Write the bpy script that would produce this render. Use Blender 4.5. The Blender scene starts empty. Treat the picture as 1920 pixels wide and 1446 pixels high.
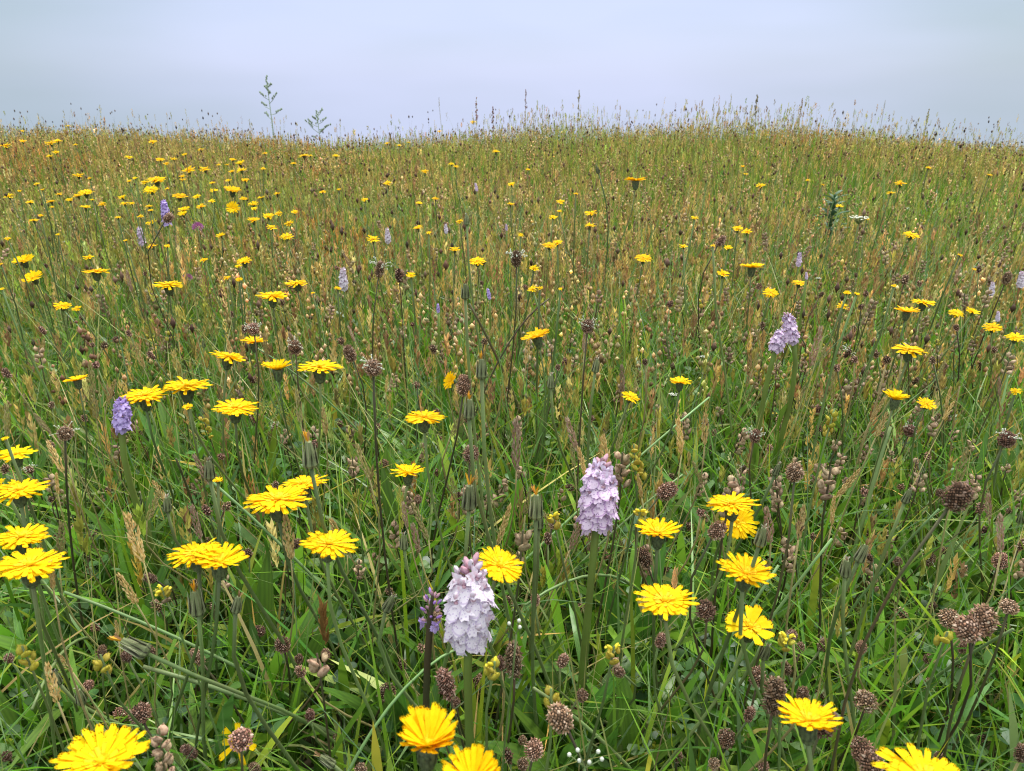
import bpy, math, random
import numpy as np
from mathutils import Vector, Matrix, Quaternion

S = bpy.context.scene
COL = S.collection
R = math.radians

# ------------------------------------------------------------------ camera
H, PITCH, F = 0.50, R(22.3), 1386.0            # eye height, tilt down, focal length in photograph pixels
cam = bpy.data.cameras.new('camera')
cam.sensor_width = 36.0
cam.lens = 36.0 * F / 1920.0
cam.clip_start, cam.clip_end = 0.02, 400
cam.dof.use_dof = True
cam.dof.focus_distance = 0.70
cam.dof.aperture_fstop = 20.0
camo = bpy.data.objects.new('camera', cam)
COL.objects.link(camo)
camo.location = (0, 0, H)
camo.rotation_euler = (math.pi / 2 - PITCH, 0, 0)
S.camera = camo

# ------------------------------------------------------------------ sky and sun (overcast, misty)
SUN_EL, SUN_AZ = R(58), R(25)
W = bpy.data.worlds.new('World')
S.world = W
W.use_nodes = True
nt = W.node_tree
nt.nodes.clear()


def N(tree, kind, **kw):
    n = tree.nodes.new(kind)
    for k, v in kw.items():
        setattr(n, k, v)
    return n


out = N(nt, 'ShaderNodeOutputWorld')
bg = N(nt, 'ShaderNodeBackground')
bg.inputs['Strength'].default_value = 0.1
nt.links.new(bg.outputs[0], out.inputs[0])
sky = N(nt, 'ShaderNodeTexSky', sky_type='NISHITA')
sky.sun_disc = False
sky.sun_elevation, sky.sun_rotation = SUN_EL, SUN_AZ
geo = N(nt, 'ShaderNodeTexCoord')
sep = N(nt, 'ShaderNodeSeparateXYZ')
nt.links.new(geo.outputs['Generated'], sep.inputs[0])
# cloud layer: horizon to zenith as an overcast sky, a little brighter straight ahead where the mist thins
ramp = N(nt, 'ShaderNodeValToRGB')
el = ramp.color_ramp.elements
el[0].position, el[0].color = 0.0, (2.08, 2.33, 3.30, 1)
e2 = el.new(0.13)
e2.color = (2.08, 2.33, 3.30, 1)
el[len(el) - 1].position, el[len(el) - 1].color = 1.0, (11.0, 11.0, 11.0, 1)
nt.links.new(sep.outputs['Z'], ramp.inputs[0])
dot = N(nt, 'ShaderNodeVectorMath', operation='DOT_PRODUCT')
dot.inputs[1].default_value = Vector((0.0, math.cos(R(13)), math.sin(R(13)))).normalized()
nt.links.new(geo.outputs['Generated'], dot.inputs[0])
mr = N(nt, 'ShaderNodeMapRange', interpolation_type='SMOOTHSTEP')
mr.inputs['From Min'].default_value = math.cos(R(35))
mr.inputs['From Max'].default_value = math.cos(R(10))
nt.links.new(dot.outputs['Value'], mr.inputs['Value'])
nz = N(nt, 'ShaderNodeTexNoise')
nz.inputs['Scale'].default_value = 2.8
nz.inputs['Detail'].default_value = 2.0
stretch = N(nt, 'ShaderNodeMapping')
stretch.inputs['Scale'].default_value = (1.0, 1.0, 5.0)
nt.links.new(geo.outputs['Generated'], stretch.inputs['Vector'])
nt.links.new(stretch.outputs[0], nz.inputs['Vector'])
nzr = N(nt, 'ShaderNodeMapRange')
nzr.inputs['To Min'].default_value, nzr.inputs['To Max'].default_value = -0.5, 0.5
nt.links.new(nz.outputs['Fac'], nzr.inputs['Value'])
ad = N(nt, 'ShaderNodeMath', operation='ADD', use_clamp=True)
nt.links.new(mr.outputs[0], ad.inputs[0])
nt.links.new(nzr.outputs[0], ad.inputs[1])
glow = N(nt, 'ShaderNodeMix', data_type='RGBA')
glow.inputs[6].default_value = (0.78, 0.86, 0.74, 1)
glow.inputs[7].default_value = (1.10, 1.10, 1.08, 1)
nt.links.new(ad.outputs[0], glow.inputs[0])
mul = N(nt, 'ShaderNodeMix', data_type='RGBA', blend_type='MULTIPLY')
mul.inputs[0].default_value = 1.0
nt.links.new(ramp.outputs[0], mul.inputs[6])
nt.links.new(glow.outputs[2], mul.inputs[7])
mix = N(nt, 'ShaderNodeMix', data_type='RGBA')
mix.inputs[0].default_value = 0.94
nt.links.new(sky.outputs[0], mix.inputs[6])
nt.links.new(mul.outputs[2], mix.inputs[7])
nt.links.new(mix.outputs[2], bg.inputs['Color'])

sl = bpy.data.lights.new('sun', 'SUN')
sl.energy, sl.angle, sl.color = 1.5, R(12), (1.0, 0.96, 0.88)
so = bpy.data.objects.new('sun', sl)
COL.objects.link(so)
sd = Vector((math.sin(SUN_AZ) * math.cos(SUN_EL), math.cos(SUN_AZ) * math.cos(SUN_EL), math.sin(SUN_EL)))
so.rotation_euler = sd.to_track_quat('Z', 'Y').to_euler()
so.location = sd * 20

V = S.view_settings
V.view_transform, V.look, V.gamma, V.use_curve_mapping = 'Standard', 'None', 1.0, False
V.exposure = 1.46
S.cycles.max_bounces = 10
S.cycles.filter_width = 1.05
S.cycles.transparent_max_bounces = 4

# ------------------------------------------------------------------ where things stand
CP, SP = math.cos(PITCH), math.sin(PITCH)
FWD, UP = Vector((0, CP, -SP)), Vector((0, SP, CP))
rng = np.random.default_rng(11)
rnd = random.Random(5)


def ray(px, py):
    return Vector((1, 0, 0)) * ((px - 960) / F) + UP * ((723 - py) / F) + FWD


def at_depth(px, py, d):
    return Vector((0, 0, H)) + ray(px, py) * d


def at_z(px, py, z):
    r = ray(px, py)
    d = (z - H) / r.z if r.z < -1e-3 else 99
    return at_depth(px, py, d), d


def proj(p):
    v = Vector(p) - Vector((0, 0, H))
    d = v.dot(FWD)
    return 960 + F * v.x / d, 723 - F * v.dot(UP) / d, d


def gz(x, y):
    x = np.asarray(x, float)
    y = np.asarray(y, float)
    fall = np.maximum(0, y - 3.6)
    drop = np.where(fall < 4, 0.05 * fall ** 2, 0.8 + 0.4 * (fall - 4))
    far = np.clip((y - 1.5) / 2.5, 0, 1)
    und = 0.022 * np.sin(x * 1.9 + 2.0) * np.sin(y * 1.3) + (0.041 * np.exp(-((x - 0.55) / 0.80) ** 2) - 0.026 * np.exp(-((x + 1.0) / 0.5) ** 2)) * far - 0.032 * np.clip(x - 1.3, 0, 3) * far + 0.02 * np.clip(-x - 1.6, 0, 2) * far
    near = 0.010 * far * np.sin(x * 5.3 + 1.0) * np.sin(x * 2.3 + y * 1.5) + 0.008 * np.sin(x * 7.1) * np.sin(y * 6.3 + 1)
    rise = 0.066 * np.clip((y - 1.2) / 2.4, 0, 1) ** 1.3
    return und - drop + near + rise


def gz1(x, y):
    return float(gz(x, y))


# ------------------------------------------------------------------ materials
def material(name, col, rough=0.55, tr=0.0, var=0.12, attr=False, noise=None, spec=0.4, hue=0.0, col2=None, spots=None, stripe=None, loop=None, bump=0.0, bscale=400.0):
    m = bpy.data.materials.new(name)
    m.use_nodes = True
    t = m.node_tree
    t.nodes.clear()
    o = N(t, 'ShaderNodeOutputMaterial')
    b = N(t, 'ShaderNodeBsdfPrincipled')
    b.inputs['Roughness'].default_value = rough
    b.inputs['Specular IOR Level'].default_value = spec
    tc = N(t, 'ShaderNodeTexCoord')
    if attr:
        a = N(t, 'ShaderNodeAttribute', attribute_name='tint')
        c = a.outputs['Color']
    else:
        a = N(t, 'ShaderNodeRGB')
        a.outputs[0].default_value = (*col, 1)
        c = a.outputs[0]

    def mixin(fac, c, colour, scale=1.0):
        x = N(t, 'ShaderNodeMix', data_type='RGBA')
        if scale != 1.0:
            mm = N(t, 'ShaderNodeMath', operation='MULTIPLY')
            mm.inputs[1].default_value = scale
            t.links.new(fac, mm.inputs[0])
            fac = mm.outputs[0]
        t.links.new(fac, x.inputs[0])
        t.links.new(c, x.inputs[6])
        x.inputs[7].default_value = (*colour, 1)
        return x.outputs[2]

    if noise:
        scale, colour, amount = noise
        nn = N(t, 'ShaderNodeTexNoise')
        nn.inputs['Scale'].default_value = scale
        nn.inputs['Detail'].default_value = 4
        t.links.new(tc.outputs['Object'], nn.inputs['Vector'])
        rr = N(t, 'ShaderNodeMapRange')
        rr.inputs['From Min'].default_value, rr.inputs['From Max'].default_value = 0.42, 0.68
        rr.inputs['To Max'].default_value = amount
        t.links.new(nn.outputs['Fac'], rr.inputs['Value'])
        c = mixin(rr.outputs[0], c, colour)
    if spots:
        scale, colour, size = spots
        vo = N(t, 'ShaderNodeTexVoronoi')
        vo.inputs['Scale'].default_value = scale
        t.links.new(tc.outputs['Object'], vo.inputs['Vector'])
        rr = N(t, 'ShaderNodeMapRange')
        rr.inputs['From Min'].default_value, rr.inputs['From Max'].default_value = size, size * 0.7
        t.links.new(vo.outputs['Distance'], rr.inputs['Value'])
        c = mixin(rr.outputs[0], c, colour, 0.8)
    if loop:
        vd = N(t, 'ShaderNodeVectorMath', operation='DISTANCE')
        vd.inputs[1].default_value = (0.34, 0.0, -0.26)
        t.links.new(tc.outputs['Object'], vd.inputs[0])
        sb = N(t, 'ShaderNodeMath', operation='SUBTRACT')
        sb.inputs[1].default_value = 0.235
        t.links.new(vd.outputs['Value'], sb.inputs[0])
        ab = N(t, 'ShaderNodeMath', operation='ABSOLUTE')
        t.links.new(sb.outputs[0], ab.inputs[0])
        rr = N(t, 'ShaderNodeMapRange')
        rr.inputs['From Min'].default_value, rr.inputs['From Max'].default_value = 0.035, 0.012
        t.links.new(ab.outputs[0], rr.inputs['Value'])
        c = mixin(rr.outputs[0], c, loop, 0.65)
    if stripe:
        scale, colour, amount = stripe
        wv = N(t, 'ShaderNodeTexWave', bands_direction='Y')
        wv.inputs['Scale'].default_value = scale
        wv.inputs['Distortion'].default_value = 1.2
        t.links.new(tc.outputs['Object'], wv.inputs['Vector'])
        c = mixin(wv.outputs['Fac'], c, colour, amount)
    if var or hue:
        oi = N(t, 'ShaderNodeObjectInfo')
        hs = N(t, 'ShaderNodeHueSaturation')
        v1 = N(t, 'ShaderNodeMapRange')
        v1.inputs['To Min'].default_value, v1.inputs['To Max'].default_value = 1 - var, 1 + var
        t.links.new(oi.outputs['Random'], v1.inputs['Value'])
        t.links.new(v1.outputs[0], hs.inputs['Value'])
        if hue:
            fr = N(t, 'ShaderNodeMath', operation='MULTIPLY')
            fr.inputs[1].default_value = 7.31
            t.links.new(oi.outputs['Random'], fr.inputs[0])
            f2 = N(t, 'ShaderNodeMath', operation='FRACT')
            t.links.new(fr.outputs[0], f2.inputs[0])
            v2 = N(t, 'ShaderNodeMapRange')
            v2.inputs['To Min'].default_value, v2.inputs['To Max'].default_value = 0.5 - hue, 0.5 + hue
            t.links.new(f2.outputs[0], v2.inputs['Value'])
            t.links.new(v2.outputs[0], hs.inputs['Hue'])
        t.links.new(c, hs.inputs['Color'])
        c = hs.outputs[0]
    t.links.new(c, b.inputs['Base Color'])
    if bump:
        nb = N(t, 'ShaderNodeTexNoise')
        nb.inputs['Scale'].default_value = bscale
        t.links.new(tc.outputs['Object'], nb.inputs['Vector'])
        bp = N(t, 'ShaderNodeBump')
        bp.inputs['Strength'].default_value = bump
        bp.inputs['Distance'].default_value = 0.002
        t.links.new(nb.outputs['Fac'], bp.inputs['Height'])
        t.links.new(bp.outputs[0], b.inputs['Normal'])
    if tr:
        tl = N(t, 'ShaderNodeBsdfTranslucent')
        t.links.new(c, tl.inputs['Color'])
        mx = N(t, 'ShaderNodeMixShader')
        mx.inputs[0].default_value = tr
        t.links.new(b.outputs[0], mx.inputs[1])
        t.links.new(tl.outputs[0], mx.inputs[2])
        t.links.new(mx.outputs[0], o.inputs[0])
    else:
        t.links.new(b.outputs[0], o.inputs[0])
    return m


M = {
    'soil': material('soil', (0.075, 0.06, 0.03), 0.95, noise=(30, (0.05, 0.075, 0.02), 0.8), var=0, bump=0.6, bscale=60),
    'tint': material('plant_tint', (1, 1, 1), 0.40, tr=0.38, var=0, attr=True, spec=0.45),
    'dry': material('dry_tint', (1, 1, 1), 0.75, tr=0.32, var=0, attr=True, spec=0.2),
    'head': material('seed_head', (1, 1, 1), 0.85, tr=0.0, var=0.42, attr=True, spec=0.12, hue=0.015),
    'leaf': material('plantain_leaf', (0.115, 0.245, 0.030), 0.40, tr=0.34, var=0.28, hue=0.02, stripe=(12, (0.065, 0.14, 0.028), 0.5), noise=(6, (0.15, 0.23, 0.045), 0.55), spec=0.45),
    'petal': material('yellow_petal', (0.92, 0.555, 0.004), 0.65, tr=0.30, var=0.10, hue=0.008, noise=(14, (0.93, 0.64, 0.010), 0.6), spec=0.08),
    'floret': material('orange_yellow_floret', (0.90, 0.53, 0.006), 0.6, tr=0.15, var=0.06, hue=0.005, noise=(24, (0.80, 0.36, 0.004), 0.6), spec=0.2),
    'cup': material('green_involucre', (0.11, 0.135, 0.06), 0.65, var=0.2, noise=(18, (0.02, 0.022, 0.014), 0.8), hue=0.01),
    'stem': material('green_stem', (0.15, 0.21, 0.07), 0.5, tr=0.1, var=0.35, hue=0.02, noise=(25, (0.10, 0.075, 0.04), 0.45)),
    'stalk': material('pale_stalk', (0.19, 0.29, 0.11), 0.45, tr=0.1, var=0.25, hue=0.02, noise=(18, (0.16, 0.15, 0.07), 0.5)),
    'dark': material('dark_stem', (0.06, 0.06, 0.025), 0.6, var=0.45, hue=0.03, noise=(25, (0.09, 0.045, 0.025), 0.7)),
    'straw': material('straw_stem', (0.34, 0.28, 0.12), 0.6, tr=0.1, var=0.25, hue=0.02),
    'orchid_lip': material('spotted_lilac_lip', (0.77, 0.59, 0.80), 0.6, tr=0.25, var=0.06, hue=0.006, spots=(11, (0.26, 0.10, 0.36), 0.33), loop=(0.40, 0.18, 0.48), spec=0.15),
    'orchid_sepal': material('lilac_sepal', (0.70, 0.60, 0.80), 0.6, tr=0.25, var=0.1, noise=(6, (0.52, 0.26, 0.44), 0.7), spec=0.2),
    'white_lip': material('spotted_white_lip', (0.77, 0.67, 0.80), 0.6, tr=0.25, var=0.05, hue=0.004, spots=(13, (0.42, 0.28, 0.55), 0.31), loop=(0.47, 0.34, 0.58), spec=0.2),
    'white_sepal': material('white_lilac_sepal', (0.74, 0.64, 0.78), 0.6, tr=0.25, var=0.06, noise=(6, (0.60, 0.32, 0.42), 0.8), spec=0.2),
    'violet_lip': material('violet_lip', (0.56, 0.42, 0.80), 0.6, tr=0.25, var=0.1, spots=(11, (0.26, 0.12, 0.42), 0.28), loop=(0.30, 0.15, 0.48), spec=0.2),
    'violet_sepal': material('violet_sepal', (0.50, 0.34, 0.74), 0.6, tr=0.25, var=0.12, spec=0.2),
    'bud_pink': material('pink_bud', (0.58, 0.34, 0.44), 0.55, tr=0.15, var=0.15, noise=(7, (0.40, 0.16, 0.22), 0.8), spec=0.25),
    'bud_purple': material('purple_bud', (0.40, 0.20, 0.62), 0.55, tr=0.15, var=0.2, spec=0.3),
    'bract': material('brown_bract', (0.22, 0.13, 0.08), 0.6, tr=0.15, var=0.2, noise=(6, (0.13, 0.14, 0.05), 0.6)),
    'orchid_stem': material('orchid_stem', (0.17, 0.245, 0.05), 0.45, tr=0.1, var=0.12, noise=(30, (0.13, 0.10, 0.04), 0.4)),
    'pod': material('papery_pod', (0.46, 0.33, 0.22), 0.6, tr=0.2, var=0.30, hue=0.02, noise=(5, (0.27, 0.15, 0.09), 0.85), spec=0.3),
    'calyx': material('yellow_green_calyx', (0.52, 0.44, 0.05), 0.55, tr=0.35, var=0.15, hue=0.015, noise=(5, (0.34, 0.22, 0.07), 0.6)),
    'rattle': material('rattle_flower', (0.78, 0.62, 0.03), 0.55, tr=0.2, var=0.1),
    'bud': material('bristly_bud', (1, 1, 1), 0.7, var=0.2, attr=True),
    'anther': material('pale_anther', (0.72, 0.72, 0.62), 0.6, tr=0.2, var=0.08),
    'clover': material('pink_clover', (0.42, 0.10, 0.32), 0.6, tr=0.2, var=0.15, noise=(8, (0.55, 0.3, 0.45), 0.6)),
    'white': material('white_floret', (0.78, 0.78, 0.72), 0.6, tr=0.2, var=0.06, noise=(150, (0.6, 0.6, 0.45), 0.4)),
    'sorrel': material('red_sorrel', (1, 1, 1), 0.7, tr=0.15, var=0.25, attr=True),
    'thistle': material('blue_green_leaf', (0.050, 0.12, 0.055), 0.6, tr=0.2, var=0.3, noise=(60, (0.11, 0.19, 0.12), 0.5)),
    'grey_plant': material('grey_green_plant', (0.32, 0.38, 0.31), 0.7, tr=0.1, var=0.15),
    'red_leaf': material('red_leaf', (0.45, 0.07, 0.04), 0.5, tr=0.25, var=0.1),
}


# ------------------------------------------------------------------ mesh helpers
class MB:
    """collects vertices, faces, a material index per face and a tint per vertex"""

    def __init__(self):
        self.v, self.f, self.m, self.c = [], [], [], []

    def add(self, vs, fs, mi=0, tint=(1, 1, 1)):
        o = len(self.v)
        self.v += [tuple(p) for p in vs]
        self.c += tint if isinstance(tint, list) else [tint] * len(vs)
        self.f += [tuple(i + o for i in f) for f in fs]
        self.m += [mi] * len(fs)

    def mesh(self, name, mats, smooth=True):
        me = bpy.data.meshes.new(name)
        me.from_pydata(self.v, [], self.f)
        for m in mats:
            me.materials.append(M[m])
        me.polygons.foreach_set('material_index', self.m)
        if smooth:
            me.polygons.foreach_set('use_smooth', [True] * len(self.f))
        at = me.attributes.new('tint', 'FLOAT_COLOR', 'POINT')
        at.data.foreach_set('color', np.array([(*c, 1.0) for c in self.c], dtype=np.float32).ravel())
        me.update()
        return me


def frame(n):
    """rotation that takes +Z to n"""
    return Vector(n).normalized().to_track_quat('Z', 'Y').to_matrix().to_4x4()


def tube(mb, pts, radii, sides=5, mi=0, tint=(1, 1, 1), cap=True):
    pts = [Vector(p) for p in pts]
    vs, fs = [], []
    ref = Vector((0.3, 1, 0.1)).normalized()
    for i, p in enumerate(pts):
        tan = (pts[min(i + 1, len(pts) - 1)] - pts[max(i - 1, 0)])
        tan = tan.normalized() if tan.length > 1e-9 else Vector((0, 0, 1))
        a = tan.cross(ref)
        a = a.normalized() if a.length > 1e-4 else tan.orthogonal().normalized()
        b = tan.cross(a)
        for k in range(sides):
            th = 2 * math.pi * k / sides
            vs.append(p + (a * math.cos(th) + b * math.sin(th)) * radii[i])
    for i in range(len(pts) - 1):
        for k in range(sides):
            k2 = (k + 1) % sides
            fs.append((i * sides + k, i * sides + k2, (i + 1) * sides + k2, (i + 1) * sides + k))
    if cap:
        fs.append(tuple(range((len(pts) - 1) * sides, len(pts) * sides)))
    mb.add(vs, fs, mi, tint)


def bez(p0, p1, p2, p3, n):
    r = []
    for i in range(n + 1):
        t = i / n
        u = 1 - t
        r.append(p0 * u ** 3 + p1 * 3 * u * u * t + p2 * 3 * u * t * t + p3 * t ** 3)
    return r


def blob(mb, centre, rx, ry, rz, rot=None, seg=6, rings=4, mi=0, tint=(1, 1, 1), beak=0.0):
    vs, fs = [], []
    rot = rot or Matrix.Identity(3)
    c = Vector(centre)
    for i in range(rings + 1):
        ph = math.pi * i / rings
        z = -math.cos(ph) * rz
        if i == rings:
            z += beak
        for k in range(seg):
            th = 2 * math.pi * k / seg
            s = math.sin(ph) if 0 < i < rings else 0.04
            vs.append(c + rot @ Vector((rx * s * math.cos(th), ry * s * math.sin(th), z)))
    for i in range(rings):
        for k in range(seg):
            k2 = (k + 1) % seg
            fs.append((i * seg + k, i * seg + k2, (i + 1) * seg + k2, (i + 1) * seg + k))
    mb.add(vs, fs, mi, tint)


def lathe(mb, prof, seg=10, mi=0, tint=(1, 1, 1), wob=0.0):
    vs, fs = [], []
    for i, (r, z) in enumerate(prof):
        for k in range(seg):
            th = 2 * math.pi * k / seg
            rr = r * (1 + wob * ((k % 2) * 2 - 1))
            vs.append((rr * math.cos(th), rr * math.sin(th), z))
    for i in range(len(prof) - 1):
        for k in range(seg):
            k2 = (k + 1) % seg
            fs.append((i * seg + k, i * seg + k2, (i + 1) * seg + k2, (i + 1) * seg + k))
    mb.add(vs, fs, mi, tint)


def petal_pts(L, Wd, r0=0.0, droop=0.0, teeth=5):
    """strap-shaped ray floret along +X with a toothed tip; returns vertices and faces"""
    vs, fs = [], []
    xs = [0.0, 0.45, 0.88]
    ws = [0.30, 0.80, 1.0]
    for x, w in zip(xs, ws):
        for s in (-1, 0, 1):
            vs.append((r0 + x * L, s * w * Wd / 2, -droop * L * x * x - (0.10 * Wd if s == 0 else 0)))
    for i in range(2):
        for s in range(2):
            a = i * 3 + s
            fs.append((a, a + 1, a + 4, a + 3))
    n = teeth * 2 - 1 if teeth > 1 else 1
    base = len(vs)
    for k in range(n):
        y = (k / (n - 1) - 0.5) * Wd if n > 1 else 0
        x = L * (1.0 if k % 2 == 0 else 0.925) - L * 0.03 * abs(y / Wd) * 2
        vs.append((r0 + x, y, -droop * L))
    h = n // 2
    for k in range(n - 1):
        src = 6 if k < h / 2 + 0.1 else (7 if k < n - 1 - h / 2 else 8)
        fs.append((src, base + k + 1, base + k)[::-1])
    fs.append((6, 7, base + max(1, int(h / 2 + 0.6))))
    fs.append((7, 8, base + min(n - 1, int(n - 1 - h / 2))))
    return vs, fs


def put(mb, vs, fs, mat, mi=0, tint=(1, 1, 1)):
    mb.add([mat @ Vector(p) for p in vs], fs, mi, tint)


# ------------------------------------------------------------------ objects and their properties
REG = []                                        # things that wait for a label worked out from what stands near them
LAND = []                                       # named things that labels may refer to: (x, y, short name)


def link(name, data, parent=None, mat=None):
    o = bpy.data.objects.new(name, data)
    COL.objects.link(o)
    if parent is not None:
        o.parent = parent
    if mat is not None:
        o.matrix_basis = mat
    return o


def thing(name, cat, base, label=None, group=None, look=None, at=None, land=None, data=None):
    o = bpy.data.objects.new(name, data)
    COL.objects.link(o)
    o.location = base
    if data is None:
        o.empty_display_size = 0.02
    o['category'] = cat
    if group:
        o['group'] = group
    px, py, d = proj(at if at is not None else base)
    if label:
        o['label'] = label
    REG.append(dict(o=o, kind=name, px=px, py=py, look=look, label=label))
    if land:
        LAND.append((px, py, land))
    return o


def stuff(name, data, label, cat):
    o = link(name, data)
    o['kind'] = 'stuff'
    o['label'] = label
    o['category'] = cat
    return o


def stem_mesh(top, n, r0, r1, m='stem', wob=0.012, sides=5, seg=7, side=None):
    """curved stem from (0,0,0) to top that arrives along n"""
    L = top.length
    q = Vector((rnd.uniform(-wob, wob), rnd.uniform(-wob, wob), L * 0.4))
    p2 = top - Vector(n).normalized() * L * 0.33
    pts = bez(Vector((0, 0, -0.004)), q, p2, top, seg)
    mb = MB()
    tube(mb, pts, [r0 + (r1 - r0) * i / seg for i in range(seg + 1)], sides)
    return mb.mesh('stem', [m])


def base_under(p, spread=0.03, lean=None):
    if lean is None:
        x, y = p.x + rnd.gauss(0, spread), p.y + abs(rnd.gauss(0, spread)) * 0.7
    else:
        x, y = p.x + lean[0], p.y + lean[1]
    return Vector((x, y, gz1(x, y)))


# ------------------------------------------------------------------ the setting: hillside
def ground():
    ys = np.concatenate([np.linspace(-1.0, 6, 90), np.linspace(6.4, 60, 50)])
    xs = np.concatenate([np.linspace(-60, -5.4, 24), np.linspace(-5, 5, 120), np.linspace(5.4, 60, 24)])
    X, Y = np.meshgrid(xs, ys)
    Z = gz(X, Y)
    v = np.stack([X, Y, Z], -1).reshape(-1, 3)
    nx = len(xs)
    fs = [(j * nx + i, j * nx + i + 1, (j + 1) * nx + i + 1, (j + 1) * nx + i) for j in range(len(ys) - 1) for i in range(nx - 1)]
    me = bpy.data.meshes.new('hillside')
    me.from_pydata(v.tolist(), [], fs)
    me.materials.append(M['soil'])
    me.polygons.foreach_set('use_smooth', [True] * len(fs))
    o = link('hillside_ground', me)
    o['kind'] = 'structure'
    o['label'] = 'dark earth of the grassy hill falling away behind its crest'


ground()


# ------------------------------------------------------------------ fields of countless small pieces
def np_mesh(name, verts, tris, tint, mat, smooth=True):
    me = bpy.data.meshes.new(name)
    nv, nf = len(verts), len(tris)
    me.vertices.add(nv)
    me.vertices.foreach_set('co', verts.astype(np.float32).ravel())
    me.loops.add(nf * 3)
    me.loops.foreach_set('vertex_index', tris.astype(np.int32).ravel())
    me.polygons.add(nf)
    me.polygons.foreach_set('loop_start', np.arange(0, nf * 3, 3, dtype=np.int32))
    if smooth:
        me.polygons.foreach_set('use_smooth', np.ones(nf, dtype=bool))
    at = me.attributes.new('tint', 'FLOAT_COLOR', 'POINT')
    c4 = np.ones((nv, 4), np.float32)
    c4[:, :3] = tint
    at.data.foreach_set('color', c4.ravel())
    me.materials.append(M[mat])
    me.update(calc_edges=True)
    return me


def join(parts):
    vs, ts, cs, o = [], [], [], 0
    for v, t, c in parts:
        vs.append(v)
        ts.append(t + o)
        cs.append(c)
        o += len(v)
    return np.concatenate(vs), np.concatenate(ts), np.concatenate(cs)


def wedge(n, y0, y1, power=1.0):
    """n points spread evenly over the part of the meadow the eye can reach between y0 and y1"""
    hw = lambda y: 0.76 * y + 0.34
    y = y0 + (y1 - y0) * rng.random(n * 3)
    keep = rng.random(n * 3) < (hw(y) / hw(y1)) ** power
    y = y[keep][:n]
    x = (rng.random(len(y)) * 2 - 1) * hw(y)
    return x, y


def pnoise(x, y, s, k):
    """cheap smooth noise 0..1"""
    a = np.sin(x * s * 1.7 + k * 1.3 + 1.9 * np.sin(y * s * 0.8 + k)) * np.sin(y * s * 1.5 + k * 2.1 + 1.7 * np.sin(x * s * 0.9 + 2 * k))
    return np.clip(0.5 + 0.5 * a + 0.16 * np.sin(x * s * 4.3 + k) * np.sin(y * s * 3.9 + 2 * k), 0, 1)


def ribbons(base, L, Wd, az, lean, curl, segs, col, tipcol=None, tw=0.7, prof='blade', fold=0.0):
    n = len(L)
    t = np.linspace(0, 1, segs + 1)[None, :]
    h = L[:, None] * (lean[:, None] * t + curl[:, None] * t ** 2)
    z = L[:, None] * t * (1 - 0.42 * np.minimum(1.5, np.abs(curl))[:, None] * t) * np.cos(np.minimum(1.2, lean))[:, None]
    cx = base[:, 0:1] + np.cos(az)[:, None] * h
    cy = base[:, 1:2] + np.sin(az)[:, None] * h
    cz = base[:, 2:3] + z
    sa = az + np.pi / 2 + rng.normal(0, tw, n)
    twist = rng.normal(0, 0.5, n)[:, None] * t
    sx, sy = np.cos(sa[:, None] + twist), np.sin(sa[:, None] + twist)
    if prof == 'blade':
        w = Wd[:, None] * np.maximum(0.0, (0.75 + 0.5 * t) * (1 - t ** 2.2)) / 2
    elif prof == 'leaf':
        w = Wd[:, None] * (0.18 + 0.82 * np.sin(np.pi * np.minimum(1, t * 0.93 + 0.05)) ** 0.8) / 2
    else:
        w = Wd[:, None] * (1 - 0.5 * t) / 2
    A = np.stack([cx - sx * w, cy - sy * w, cz + fold * w], -1)[:, :-1]
    B = np.stack([cx + sx * w, cy + sy * w, cz + fold * w], -1)[:, :-1]
    T = np.stack([cx[:, -1], cy[:, -1], cz[:, -1]], -1)[:, None]
    v = np.concatenate([A, B, T], 1)                       # segs A, segs B, tip
    nv = 2 * segs + 1
    tri = []
    for s in range(segs - 1):
        tri += [(s, segs + s, segs + s + 1), (s, segs + s + 1, s + 1)]
    tri.append((segs - 1, 2 * segs - 1, 2 * segs))
    tri = np.array(tri)
    tt = np.concatenate([t[0, :-1], t[0, :-1], [1.0]])
    tc = col if tipcol is None else tipcol
    c = col[:, None, :] * (1 - tt)[None, :, None] + tc[:, None, :] * tt[None, :, None]
    tris = tri[None] + (np.arange(n) * nv)[:, None, None]
    return v.reshape(-1, 3), tris.reshape(-1, 3), c.reshape(-1, 3), T[:, 0]


def pal(n, colours, weights, jitter=0.18):
    c = np.array(colours, float)
    w = np.array(weights, float)
    i = rng.choice(len(c), n, p=w / w.sum())
    out = c[i] * np.exp(rng.normal(0, jitter, (n, 1))) * np.exp(rng.normal(0, 0.06, (n, 3)))
    return out


GREENS = [(0.100, 0.235, 0.014), (0.155, 0.305, 0.020), (0.072, 0.185, 0.022), (0.24, 0.32, 0.028), (0.15, 0.24, 0.085), (0.44, 0.36, 0.12)]


def base3(x, y):
    return np.stack([x, y, gz(x, y) - 0.004], -1)


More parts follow.
